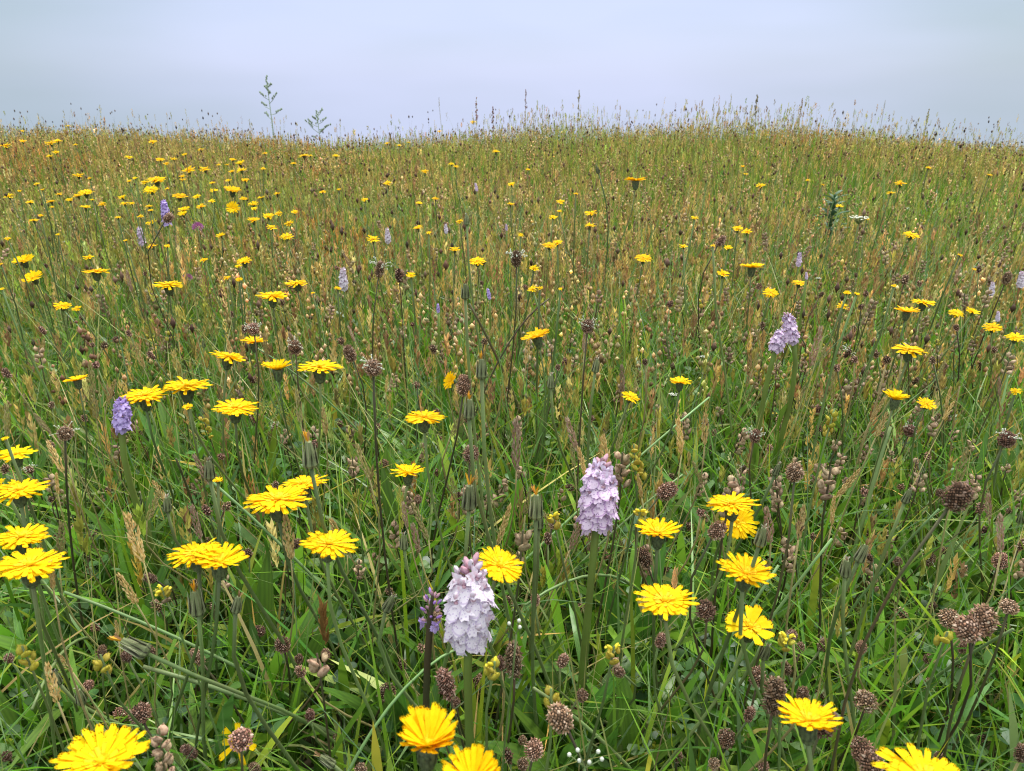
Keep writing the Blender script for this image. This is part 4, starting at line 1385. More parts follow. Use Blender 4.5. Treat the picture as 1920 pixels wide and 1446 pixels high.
def rattle(px, py, d, npod, yellow=0, size=0.0105, label=None, land=None, flower=False, parts=True, look=None, tiltx=0.0, stem='dark'):
    p = at_depth(px, py, d)
    g = gz1(p.x, p.y)
    if p.z < g + 0.06:
        p, d = at_z(px, py, g + 0.06)
    b = base_under(p, 0.02)
    top = p - b
    t = thing('yellow_rattle', 'seed pods', b, label, 'yellow rattle stems with papery pods', look, p, land)
    n = Vector((tiltx + rnd.gauss(0, 0.1), rnd.gauss(0, 0.1), 1)).normalized()
    q = frame(n)
    link('stem', stem_mesh(top + n * 0.004, n, 0.0011, 0.0007, stem, 0.015, 4, 5), t)
    if parts:
        for k in range(npod):
            tier = k // 2
            a = (tier % 2) * 1.57 + (k % 2) * 3.14 + rnd.gauss(0, 0.25)
            s = size * rnd.uniform(0.78, 1.1) * (1 - 0.1 * (tier == 0))
            m = Matrix.Translation(top) @ q @ Matrix.Translation((0, 0, -0.80 * size * tier)) @ Matrix.Rotation(a, 4, 'Z') @ Matrix.Translation((size * 0.45, 0, 0)) @ Matrix.Rotation(rnd.gauss(0.5, 0.25), 4, 'Y') @ Matrix.Rotation(1.57, 4, 'Z') @ Matrix.Scale(s, 4)
            if k < yellow:
                link('calyx', CAL, t, m)
            else:
                link('pod', PODS[rnd.randrange(4)], t, m @ Matrix.Diagonal((1, rnd.uniform(0.7, 1.2), rnd.uniform(0.8, 1.1), 1)))
        if flower:
            for a in (0.3, 2.4, 4.2)[:2 + (rnd.random() < 0.5)]:
                m = Matrix.Translation(top + n * size * 0.2) @ q @ Matrix.Rotation(a, 4, 'Z') @ Matrix.Scale(size * 1.1, 4)
                link('flower', RFL, t, m)
    else:
        link('pods', rnd.choice(MPOD if yellow or rnd.random() < 0.85 else MPOD[3:4]), t, Matrix.Translation(top) @ q @ Matrix.Rotation(rnd.uniform(0, 6), 4, 'Z') @ Matrix.Scale(size * 3.3, 4))


RT = [
    (1190, 842, 0.55, 12, 12, 'bright yellow-green rattle column up and right of the large lilac orchid', 'the yellow-green rattle', False),
    (1167, 856, 0.56, 10, 0, 'tan rattle pods beside the bright yellow-green column', None, False),
    (1562, 775, 0.60, 9, 9, 'yellow-green rattle column left of the half-open right hawkbit', 'the right yellow-green rattle', False),
    (46, 1222, 0.40, 6, 6, 'yellow rattle calyx near the left edge under the stacked hawkbits', 'the left-edge rattle', False),
    (1150, 1222, 0.41, 5, 4, 'yellow bell-like rattle calyx below the wide hawkbit right of centre', 'the bell-like rattle', True),
    (1200, 962, 0.50, 3, 3, 'single pale yellow rattle bloom right of the small lilac orchid base', None, True),
    (1037, 972, 0.49, 3, 3, 'pale yellow rattle bloom left of the large lilac orchid', None, True),
    (1034, 1302, 0.38, 4, 4, 'yellow-green rattle calyx low beside the tall furry plantain', None, False),
    (925, 1250, 0.40, 5, 5, 'yellow rattle with torn calyx between the white orchid and the furry plantain', None, True),
    (306, 1110, 0.44, 4, 3, 'pale yellow rattle bloom under the joined twin hawkbits', None, True),
    (190, 1238, 0.41, 5, 5, 'yellow-green rattle calyx beside the withered bent flower', None, False),
    (596, 1236, 0.42, 4, 0, 'two large pale tan rattle pods below the hawkbit tilted right', None, False),
    (300, 1378, 0.37, 18, 0, 'dense round cluster of pale pods beside the big splayed hawkbit', 'the round pod cluster', False),
    (980, 1004, 0.47, 4, 0, 'brown stacked rattle pods behind the hawkbit at the white orchid', None, False),
    (1556, 884, 0.52, 8, 0, 'big pale rattle pods right of the bristly round plantain', 'the big pale pods', False),
    (1375, 905, 0.52, 9, 0, 'tan rattle pods just above the piled hawkbit pair', None, False),
    (1475, 1200, 0.42, 4, 4, 'yellow-green rattle calyx right of the star-shaped hawkbit', None, True),
    (1772, 1195, 0.41, 3, 3, 'single pale green rattle pod under the blurred double plantain', None, False),
]
RPL = []
for (px, py, d, n, yel, lab, land, fl) in RT:
    rattle(px, py, d, n, yel, 0.0062 if yel or n > 15 else 0.0084, lab, land, fl, True, None, 0, 'stem' if yel else 'dark')
    RPL.append((px, py))
cnt = tries = 0
while cnt < 240 and tries < 6000:
    tries += 1
    py = 390 + 700 * rnd.random() ** 1.15
    px = rnd.uniform(-10, 1930)
    dens = 0.30 + 0.5 * math.exp(-((px - 1550) / 420) ** 2) * (py < 1000) + 0.35 * (420 < py < 640)
    if rnd.random() > dens:
        continue
    z = rnd.uniform(0.07, 0.17) if py > 700 else rnd.uniform(0.12, 0.21)
    p, d = at_z(px, py, z)
    if d > 2.6 or not clear_of_heroes(px, py, d):
        continue
    if min((px - a) ** 2 + (py - b) ** 2 for a, b in RPL) < 20 ** 2:
        continue
    npod = rnd.randint(4, 11)
    yel = npod if rnd.random() < 0.03 else (1 if rnd.random() < 0.05 else 0)
    parts = py > 760
    rattle(px, py, d, npod, yel, rnd.uniform(0.0062, 0.0085), None, None, False, parts, 'yellow-green rattle calyx stem' if yel == npod else 'tan rattle pod stem', rnd.gauss(0, 0.15))
    RPL.append((px, py))
    cnt += 1

# ------------------------------------------------------------------ closed hawkbit buds and spent heads


def bud_head(tip):
    mb = MB()
    g1, g2 = (0.46, 0.45, 0.30), (0.05, 0.045, 0.03)
    lathe(mb, [(0.07, 0.0), (0.18, 0.05), (0.24, 0.16), (0.19, 0.38), (0.12, 0.68), (0.09, 0.88), (0.0, 0.9)], 14, 0, (0.17, 0.19, 0.09), 0.10)
    for k in range(14):
        a = 2 * math.pi * k / 14
        r0, r1 = 0.185, 0.125
        c = g1 if k % 2 else g2
        m = Matrix.Rotation(a, 4, 'Z')
        h = rnd.uniform(0.75, 1.0)
        put(mb, [(0.18, -0.022, 0.05), (0.18, 0.022, 0.05), (r0 + 0.055, 0.024, 0.2), (r1 + 0.02 + rnd.uniform(0, 0.07), 0.010, h), (r0 + 0.055, -0.024, 0.2)], [(0, 1, 2, 3, 4)], m, 0, c)
    for k in range(10):
        a = rnd.uniform(0, 6.28)
        c = {'grey': (0.40, 0.36, 0.30), 'yellow': (0.74, 0.36, 0.02), 'brown': (0.30, 0.17, 0.08)}[tip if rnd.random() < 0.75 else 'brown']
        e = rnd.uniform(0.0, 0.12)
        L = {'grey': 0.12, 'yellow': 0.26, 'brown': 0.2}[tip] * rnd.uniform(0.6, 1.2)
        put(mb, [(0.03, -0.03, 0.9), (0.03, 0.03, 0.9), (0.06 + e, 0.02, 0.95 + L), (0.06 + e, -0.02, 0.95 + L)], [(0, 1, 2, 3)], Matrix.Rotation(a, 4, 'Z'), 0, c)
    return mb.mesh('bud', ['bud'], smooth=False)


BUD = {k: [bud_head(k) for _ in range(2)] for k in ('grey', 'yellow', 'brown')}


def spent(px, py, h, tip='grey', tilt=0.0, label=None, land=None, hm=0.020, stem='stem', lean=None):
    d = F * hm / h
    p = at_depth(px, py, d)
    g = gz1(p.x, p.y)
    if p.z < g + 0.06:
        p, d = at_z(px, py, g + 0.06)
        hm = h * d / F
    n = Vector((math.sin(tilt), rnd.gauss(0, 0.08), math.cos(tilt)))
    b = base_under(p, 0.04, lean)
    bot = p - n * hm * 0.5 - b
    t = thing('closed_hawkbit', 'flower bud', b, label, 'closed and spent hawkbit heads', {'grey': 'closed grey-green hawkbit bud', 'yellow': 'spent hawkbit with orange tip', 'brown': 'closed hawkbit with brown tip'}[tip], p, land)
    link('stem', stem_mesh(bot, n, 0.0013, 0.0012, stem, 0.02, 5), t)
    link('bud', rnd.choice(BUD[tip]), t, Matrix.Translation(bot) @ frame(n) @ Matrix.Rotation(rnd.uniform(0, 6), 4, 'Z') @ Matrix.Scale(hm, 4))


SPN = [
    (368, 1128, 62, 'yellow', 0.05, 'withered hawkbit with curling yellow remains under the joined twin hawkbits', 'the withered hawkbit'),
    (250, 1212, 62, 'yellow', -0.95, 'brown withered hawkbit head bent sideways on a thick curved stalk', 'the bent withered hawkbit'),
    (150, 1305, 40, 'grey', 0.0, 'grey closed hawkbit bud above the big splayed hawkbit', None),
    (880, 930, 62, 'yellow', 0.05, 'slim spent hawkbit with an orange tip between the central hawkbits and lilac orchid', 'the slim orange-tipped bud'),
    (1005, 948, 58, 'yellow', 0.0, 'spent hawkbit with bright orange tuft left of the large lilac orchid', 'the orange-tufted bud'),
    (757, 1015, 36, 'grey', 0.0, 'furry grey closed hawkbit bud left of the lone hawkbit behind the orchid', None),
    (731, 1130, 44, 'grey', 0.45, 'grey closed hawkbit bud leaning right beside the half-opened purple orchid', None),
    (880, 765, 46, 'yellow', 0.05, 'spent hawkbit with a yellow tip right of the lone central hawkbit', None),
    (903, 690, 44, 'yellow', 0.0, 'spent hawkbit with an orange tip under the sideways plantain head', None),
    (1033, 715, 30, 'grey', 0.0, 'grey closed hawkbit bud right of the sideways hawkbit', None),
    (1118, 685, 30, 'grey', 0.1, 'grey closed hawkbit bud below the pale-stamened plantain', None),
    (1428, 1005, 48, 'grey', 0.05, 'grey closed hawkbit bud right of the piled hawkbit pair', None),
    (1586, 1064, 44, 'grey', -0.1, 'grey closed hawkbit bud right of the bowl-shaped hawkbit', 'the grey right-hand bud'),
    (1617, 1036, 44, 'brown', 0.25, 'pale closed hawkbit bud leaning over the grey right-hand bud', None),
    (313, 945, 34, 'grey', 0.1, 'grey closed hawkbit bud left of the overlapping hawkbit pair', None),
    (268, 935, 26, 'grey', -0.1, 'small closed hawkbit bud above the tall tan grass spike', None),
    (392, 880, 44, 'grey', 0.05, 'long grey closed hawkbit bud up and left of the overlapping hawkbit pair', None),
    (580, 850, 62, 'yellow', 0.0, 'tall spent hawkbit with reddish tip above the overlapping hawkbit pair', None),
    (872, 545, 34, 'brown', 0.0, 'dark closed hawkbit bud on a leaning green stem above centre', 'the dark upright bud'),
    (1120, 318, 16, 'grey', -0.4, 'small closed hawkbit bud on a bent dark stem left of the tall hawkbit', None),
    (875, 412, 22, 'grey', 0.0, 'dark closed hawkbit bud beside a small yellow flower in the upper middle', None),
    (1010, 975, 40, 'brown', 0.0, 'closed hawkbit bud just beneath the orange-tufted one', None),
    (1752, 1110, 30, 'grey', 0.0, 'small grey hawkbit bud left of the upright plantain at the right', None),
    (1395, 1445, 32, 'grey', 0.0, 'grey hawkbit bud on the bottom edge left of the blurred hawkbit', None),
]
for (px, py, h, tip, ti, lab, land) in SPN:
    spent(px, py, h, tip, ti, lab, land, hm=0.019 if h > 50 else 0.014, lean=(0.10, 0.06) if px == 250 else None)
cnt = 0
while cnt < 14:
    px, py = rnd.uniform(0, 1920), rnd.uniform(480, 1430)
    p, d = at_z(px, py, rnd.uniform(0.12, 0.24))
    if not clear_of_heroes(px, py, d):
        continue
    spent(px, py, F * 0.012 / d, rnd.choice(('grey', 'grey', 'brown')), rnd.gauss(0, 0.3), None, None, 0.012)
    cnt += 1

# ------------------------------------------------------------------ tan grass spikes near enough to be seen singly


def spike_mesh(n, w, cols):
    """panicle of height 1 made of pointed spikelets"""
    mb = MB()
    tube(mb, [Vector((0, 0, 0)), Vector((0, 0, 0.5)), Vector((0, 0, 0.95))], [0.008, 0.006, 0.003], 4, 0, cols[0])
    for k in range(n):
        f = (k + 0.5) / n
        a = k * 2.4 + rnd.gauss(0, 0.2)
        r = w * math.sin(math.pi * min(1, 0.12 + 0.86 * f)) ** 0.8 * rnd.uniform(0.35, 1.0)
        L = 0.19 * (1 - 0.35 * f) * rnd.uniform(0.8, 1.2)
        wd = 0.038
        m = Matrix.Translation((0, 0, 0.86 * f)) @ Matrix.Rotation(a, 4, 'Z') @ Matrix.Translation((r * 0.5, 0, 0)) @ Matrix.Rotation(0.20 + r * 1.2, 4, 'Y')
        c = cols[rnd.randrange(len(cols))]
        put(mb, [(0, 0, 0), (0.012, -wd / 2, L * 0.4), (0.03, 0, L * 0.45), (0.012, wd / 2, L * 0.4), (0, 0, L), (-0.012, 0, L * 0.4)], [(0, 1, 2), (1, 4, 2), (2, 4, 3), (0, 2, 3), (0, 3, 5), (5, 3, 4), (0, 5, 1), (5, 4, 1)], m, 0, c)
    return mb.mesh('spike', ['sorrel'], smooth=False)


TANC = [(0.66, 0.46, 0.19), (0.56, 0.37, 0.15), (0.72, 0.53, 0.26), (0.48, 0.31, 0.12)]
OLIV = [(0.36, 0.30, 0.11), (0.30, 0.24, 0.10), (0.42, 0.34, 0.16)]
PINK = [(0.42, 0.27, 0.20), (0.36, 0.21, 0.15), (0.50, 0.35, 0.26)]
GSP = {'tan': [spike_mesh(46, w, TANC) for w in (0.11, 0.08, 0.13)], 'olive': [spike_mesh(36, w, OLIV) for w in (0.08, 0.11)], 'pink': [spike_mesh(40, 0.09, PINK)]}


def grass_spike(px, py, h, hm=0.042, tilt=0.0, colour='tan', label=None, land=None, d=None, lean=None):
    d = d or F * hm / h
    p = at_depth(px, py, d)
    g = gz1(p.x, p.y)
    if p.z < g + 0.05:
        p, d = at_z(px, py, g + 0.05)
        hm = h * d / F
    n = Vector((math.sin(tilt), rnd.gauss(0, 0.1), math.cos(tilt)))
    b = base_under(p, 0.04, lean)
    bot = p - n * hm * 0.5 - b
    t = thing('grass_spike', 'grass spike', b, label, 'dry grass spikes standing singly', {'tan': 'tan grass spike', 'olive': 'olive grass spike', 'pink': 'pinkish brown grass spike'}[colour], p, land)
    link('stem', stem_mesh(bot, n, 0.0008, 0.0006, 'straw', 0.02, 4), t)
    link('spike', rnd.choice(GSP[colour]), t, Matrix.Translation(bot) @ frame(n) @ Matrix.Rotation(rnd.uniform(0, 6), 4, 'Z') @ Matrix.Scale(hm, 4))


GS = [
    (252, 1006, 118, 0.038, -0.16, 'tall plump tan grass spike left of the joined twin hawkbits', 'the tall tan spike'),
    (238, 1103, 84, 0.028, -0.26, 'tan grass spike leaning left under the tall tan one', 'the leaning tan spike'),
    (97, 1078, 74, 0.022, 0.15, 'blurred tan grass spike in front of the stacked left-edge hawkbits', None),
    (97, 1278, 104, 0.030, 0.0, 'blurred upright tan grass spike near the left edge', 'the blurred tan spike'),
    (122, 1243, 56, 0.018, -0.25, 'small tan grass spike beside the blurred upright one', None),
    (219, 1178, 42, 0.014, 0.05, 'thin tan grass tip standing on the bent withered hawkbit', None),
    (425, 805, 44, 0.026, 0.35, 'cream grass spike leaning right below the hawkbit with a drooping petal', None),
    (365, 815, 40, 0.026, -0.8, 'straw grass spike lying left under the hawkbit with a drooping petal', None),
    (968, 830, 110, 0.052, 0.0, 'long pinkish brown grass spike in front of the centre', None),
    (1778, 745, 50, 0.030, 0.05, 'tan grass spike right of the half-open right hawkbit', None),
    (1530, 648, 90, 0.06, 0.1, 'reddish brown loose grass spike right of the twin lilac orchids', None),
]
for (px, py, h, hm, ti, lab, land) in GS:
    grass_spike(px, py, h, hm, ti, 'pink' if 'pink' in lab or 'redd' in lab else 'tan', lab, land, lean=(rnd.gauss(0, 0.02), 0.02))
cnt = 0
while cnt < 170:
    py = 400 + 620 * rnd.random() ** 1.5
    px = rnd.uniform(0, 1920)
    p, d = at_z(px, py, rnd.uniform(0.15, 0.25))
    if d > 2.4 or not clear_of_heroes(px, py, d):
        continue
    hm = rnd.uniform(0.022, 0.042)
    grass_spike(px, py, F * hm / d, hm, rnd.gauss(0, 0.25), rnd.choice(('tan', 'tan', 'olive', 'olive', 'pink')), d=d)
    cnt += 1

# ------------------------------------------------------------------ leaf rosettes


def rosette(x, y, n, L, look):
    b = Vector((x, y, gz1(x, y) - 0.003))
    t = thing('leaf_rosette', 'leaves', b, None, 'lance-leaved plantain tufts', look, b + Vector((0, 0, 0.05)))
    a0 = rnd.uniform(0, 6.28)
    for k in range(n):
        a = a0 + k * 2.4 + rnd.gauss(0, 0.2)
        m = Matrix.Rotation(a, 4, 'Z') @ Matrix.Translation((0.006, 0, 0)) @ Matrix.Rotation(abs(rnd.gauss(0.25, 0.25)), 4, 'Y') @ Matrix.Rotation(rnd.gauss(0, 0.3), 4, 'Z') @ Matrix.Scale(L * rnd.uniform(0.6, 1.1), 4) @ Matrix.Diagonal((1, rnd.uniform(0.75, 1.25), 1, 1))
        link('leaf', rnd.choice(LEAFM), t, m)


for k in range(150):
    py = 1500 - 780 * rnd.random() ** 1.1
    px = rnd.uniform(-150, 2070)
    p, d = at_z(px, py, 0.03)
    L = rnd.uniform(0.08, 0.15) * (0.85 if p.y < 0.45 else 1)
    rosette(p.x, p.y, rnd.randint(5, 8), L, rnd.choice(('tuft of lance-shaped green leaves',)))

# ------------------------------------------------------------------ long bare stalks leaning across the meadow
STK = [
    ((400, 905), 0.20, (690, 1190), 0.06, 0.0015, 'long green stalk running down right from under the overlapping hawkbit pair'),
    ((268, 1250), 0.15, (700, 1400), 0.06, 0.0019, 'thick pale stalk curving from the bent withered hawkbit to the bottom middle'),
    ((120, 1110), 0.17, (560, 1300), 0.07, 0.0014, 'thin stalk sloping down right under the stacked left-edge hawkbits'),
    ((985, 1135), 0.15, (1200, 1010), 0.14, 0.0014, 'straight green stalk between the two large orchids'),
    ((1330, 745), 0.20, (860, 1165), 0.05, 0.0015, 'very long pale stalk slanting past the left of the large lilac orchid'),
    ((880, 570), 0.25, (980, 770), 0.10, 0.0022, 'thick leaning green stem under the dark upright bud'),
    ((1670, 800), 0.20, (1620, 960), 0.12, 0.0022, 'pale glaucous stalk below the half-open right hawkbit'),
    ((1560, 1010), 0.19, (1330, 1330), 0.04, 0.0015, 'long stalk crossing behind the bowl-shaped hawkbit'),
    ((1760, 955), 0.22, (1560, 1180), 0.08, 0.0012, 'pale stalk under the blurred leaning plantain'),
    ((640, 1352), 0.15, (860, 1215), 0.16, 0.0012, 'brown-green stalk rising right to the foot of the white orchid'),
    ((1280, 890), 0.18, (1010, 1120), 0.08, 0.0013, 'slanting stalk passing in front of the large lilac orchid stem'),
    ((700, 735), 0.22, (715, 1010), 0.05, 0.0013, 'almost black upright stem left of the lone central hawkbit'),
    ((330, 860), 0.20, (385, 1010), 0.10, 0.0013, 'nearly black curved stem above the joined twin hawkbits'),
    ((1030, 560), 0.26, (900, 670), 0.20, 0.0012, 'dark slanting stem left of the leaning hawkbit'),
    ((1460, 1060), 0.17, (1250, 1400), 0.03, 0.0016, 'long green stalk running to the bottom right of the plump plantain'),
    ((1900, 1180), 0.18, (1690, 1320), 0.05, 0.0013, 'thin stalk at the right edge under the flattened plantain'),
    ((460, 640), 0.24, (700, 800), 0.13, 0.0012, 'thin green stalk below the row of three hawkbits'),
    ((60, 1330), 0.16, (160, 1130), 0.12, 0.0013, 'slanted stalk left of the leaning tan spike'),
    ((1000, 1290), 0.15, (1190, 1446), 0.06, 0.0014, 'yellow-green stalk crossing right of the tall furry plantain'),
]
for (a, za, b, zb, r, lab) in STK:
    pa, _ = at_z(a[0], a[1], za)
    pb, _ = at_z(b[0], b[1], zb)
    lo, hi = (pa, pb) if pa.z < pb.z else (pb, pa)
    dirn = (lo - hi)
    ext = lo + dirn.normalized() * 0.05
    g = Vector((ext.x, ext.y, gz1(ext.x, ext.y)))
    pts = bez(Vector((0, 0, 0)), (lo - g) * 0.6, (lo - g) + (hi - lo) * 0.35 + Vector((0, 0, 0.012)), hi - g, 12)
    mb = MB()
    tube(mb, pts, [r * (1.1 - 0.4 * i / 12) for i in range(13)], 6)
    dark = 'black' in lab or 'dark' in lab
    thing('bare_stalk', 'stalk', g, lab, 'bare stalks leaning across the grass', None, (lo + hi) / 2, data=mb.mesh('bare_stalk', ['dark' if dark else 'stalk']))

# ------------------------------------------------------------------ odd ones out


def clover_head(px, py, w, label, land):
    d = F * 0.020 / w
    p = at_depth(px, py, d)
    g = gz1(p.x, p.y)
    if p.z < g + 0.06:
        p, d = at_z(px, py, g + 0.06)
    b = base_under(p, 0.02)
    sc = w * d / F
    mb = MB()
    for k in range(40):
        f = 1 - 1.6 * (k + 0.5) / 40
        a = k * 2.4
        s = math.sqrt(max(0, 1 - f * f))
        dv = Vector((s * math.cos(a), s * math.sin(a), f * 0.9 + 0.25)).normalized()
        sd = dv.orthogonal().normalized()
        up = dv.cross(sd)
        mb.add([dv * 0.18, dv * 0.38 + sd * 0.06, dv * 0.52, dv * 0.38 - sd * 0.06, dv * 0.38 + up * 0.05], [(0, 1, 4), (1, 2, 4), (2, 3, 4), (3, 0, 4)])
    t = thing('clover', 'clover', b, label, 'pink clover heads', None, p, land)
    link('flower_head', mb.mesh('flower_head', ['clover']), t, Matrix.Translation(p - b) @ Matrix.Scale(sc, 4))
    link('stem', stem_mesh(p - b, (0, 0, 1), 0.001, 0.001, 'stem', 0.01, 4), t)


clover_head(371, 427, 23, 'bright pink clover head right of the orchid at the far left', 'the bright pink clover')
clover_head(352, 522, 20, 'dark pink clover head just above the isolated flat hawkbit', None)
clover_head(260, 446, 16, 'pink clover head half hiding the lilac orchid at the far left', None)


def umbel(px, py, w, label, land):
    d = min(3.6, F * 0.035 / w)
    p = at_depth(px, py, d)
    g = gz1(p.x, p.y)
    if p.z < g + 0.06:
        p, d = at_z(px, py, g + 0.06)
    b = base_under(p, 0.01)
    sc = w * d / F
    t = thing('yarrow', 'flower', b, label, 'white flat-topped flower heads', None, p, land)
    mb = MB()
    tb = MB()
    top = p - b
    tube(tb, bez(Vector((0, 0, 0)), Vector((0, 0, top.z * 0.4)), top - Vector((0, 0, top.z * 0.4)), top - Vector((0, 0, sc * 0.4)), 4), [0.0012] * 5, 4)
    for k in range(24):
        rr = 0.5 * math.sqrt((k + 0.5) / 24)
        a = k * 2.4
        c = top + Vector((rr * math.cos(a), rr * math.sin(a), rnd.uniform(-0.06, 0.06) - 0.2 * rr)) * sc
        for j in range(5):
            m = Matrix.Translation(c) @ Matrix.Rotation(j * 1.257 + k, 4, 'Z') @ Matrix.Rotation(-0.3, 4, 'Y') @ Matrix.Scale(sc * 0.075, 4)
            put(mb, [(0, -0.2, 0), (0, 0.2, 0), (0.8, 0.5, 0), (1.1, 0, 0.05), (0.8, -0.5, 0)], [(0, 1, 2, 3, 4)], m)
        tube(tb, [top - Vector((0, 0, sc * 0.42)), c], [0.0005, 0.0004], 3, cap=False)
    link('florets', mb.mesh('florets', ['white']), t)
    link('stem', tb.mesh('stem', ['stem']), t)


umbel(1612, 406, 34, 'white yarrow head among the grass up and right of the orange-backed hawkbit', 'the white yarrow')
umbel(1700, 390, 20, 'faint small white flower head right of the yarrow', None)
umbel(1318, 668, 12, 'tiny white flower dot under the tan pods right of centre', None)
umbel(1535, 521, 10, 'tiny bright white flower dot above the twin lilac orchids', 'the white dot')
umbel(118, 453, 12, 'tiny bluish white flower dot at the far left', None)
umbel(578, 424, 10, 'tiny white flower dot between the far left hawkbits', None)
umbel(103, 308, 7, 'tiny white dot near the far upper left hawkbits', None)
umbel(283, 368, 8, 'tiny white dot just left of the far violet orchid', None)
umbel(1262, 738, 16, 'small pale flower head right of the lone central hawkbit row', None)


def white_pearls(px, py, d, label, offs):
    p = at_depth(px, py, d)
    b = base_under(p, 0.01)
    t = thing('white_buds', 'buds', b, label, 'tiny white pearl-like buds', None, p)
    mb = MB()
    top = p - b
    tube(mb, bez(Vector((0, 0, 0)), Vector((0, 0, top.z * 0.4)), top - Vector((0, 0, 0.03)), top - Vector((0, 0, 0.008)), 4), [0.0006] * 5, 4)
    for (dx, dy) in offs:
        tube(mb, [top - Vector((0, 0, 0.008)), top + Vector((dx, 0, dy))], [0.0003, 0.0003], 3, cap=False)
    link('stem', mb.mesh('stem', ['stalk']), t)
    for (dx, dy) in offs:
        m2 = MB()
        blob(m2, (0, 0, 0), 0.0011, 0.0011, 0.0012, None, 7, 5)
        link('bud', m2.mesh('bud', ['white']), t, Matrix.Translation(top + Vector((dx, 0, dy))))


white_pearls(968, 1168, 0.41, 'three white pearl-like buds right of the large white orchid', [(-0.004, -0.0005), (0.0015, 0.0015), (0.002, -0.003)])
white_pearls(1098, 1418, 0.36, 'spray of tiny white buds at the bottom right of the plump pinkish plantain', [(-0.008, 0.001), (-0.004, 0.004), (0.006, 0.003), (0.008, -0.002), (0.002, -0.004), (-0.003, -0.003)])


def sorrel(px, py, hpx, d, label, land=None, red=True, group='reddish sorrel and dock spikes', full=True, bluish=False):
    """upright spike of small seeds"""
    top = at_depth(px, py, d)
    x, y = top.x + rnd.gauss(0, 0.02), top.y + rnd.gauss(0, 0.02)
    b = Vector((x, y, gz1(x, y)))
    L = hpx * d / F
    tv = top - b
    mb = MB()
    n = 36
    cols = [(0.34, 0.11, 0.07), (0.26, 0.10, 0.06), (0.30, 0.17, 0.09)] if red else [(0.34, 0.27, 0.16), (0.26, 0.21, 0.13), (0.40, 0.33, 0.2)]
    for k in range(n):
        f = rnd.random()
        a = rnd.uniform(0, 6.28)
        r = L * 0.09 * (1 - 0.7 * f) * rnd.random()
        c = tv - Vector((0, 0, L * (1 - f))) + Vector((r * math.cos(a), r * math.sin(a), 0))
        blob(mb, c, L * 0.022, L * 0.022, L * 0.04, None, 4, 2, 0, cols[rnd.randrange(3)])
    t = thing('sorrel', 'weed', b, label, group, None, top - Vector((0, 0, L / 2)), land)
    link('seed_spike', mb.mesh('seed_spike', ['sorrel']), t)
    link('stem', stem_mesh(tv - Vector((0, 0, L * 0.05)), (0, 0, 1), 0.0013, 0.0009, 'straw', 0.01, 4), t)


SR = [(986, 168, 34, 4.0, True, 'tallest reddish sorrel tip on the skyline right of centre', 'the tallest skyline sorrel'),
      (893, 183, 40, 3.9, True, 'dark red sorrel tip on the skyline at the centre', 'the central skyline sorrel'),
      (1086, 170, 52, 4.1, False, 'tall brown dock spike on the skyline right of the tallest sorrel', None),
      (1505, 184, 34, 4.0, True, 'dark red sorrel spike alone on the right half of the skyline', 'the right skyline sorrel'),
      (924, 200, 50, 4.0, True, 'thin red sorrel spike just below the central skyline sorrel', None),
      (1420, 178, 60, 4.0, False, 'tall brownish dock on the skyline left of the right skyline sorrel', None),
      (1675, 275, 52, 3.2, True, 'crimson sorrel spike standing in the grass below the right skyline', 'the crimson sorrel'),
      (760, 292, 50, 3.0, True, 'reddish sorrel patch spike in the upper middle grass', None),
      (690, 285, 34, 3.2, True, 'short rusty sorrel spike left of the reddish patch in the upper grass', None),
      (1092, 258, 40, 3.4, True, 'rusty sorrel spike in grass right under the central skyline', None),
      (1300, 262, 40, 3.3, True, 'orange red sorrel spike beneath the skyline right of middle', None),
      (1742, 205, 50, 3.9, False, 'brown leaning dock plume on the right skyline', 'the right skyline plume'),
      (1800, 722, 44, 0.85, True, 'pinkish red sorrel spike right of the half-open right hawkbit', None),
      (823, 183, 16, 4.1, False, 'thin lone seed head on the skyline left of the central sorrel', None),
      (1660, 188, 14, 4.0, False, 'small dark seed head on the skyline left of the right plume', None)]
for (px, py, h, d, red, lab, land) in SR:
    sorrel(px, py, h, d, lab, land, red)


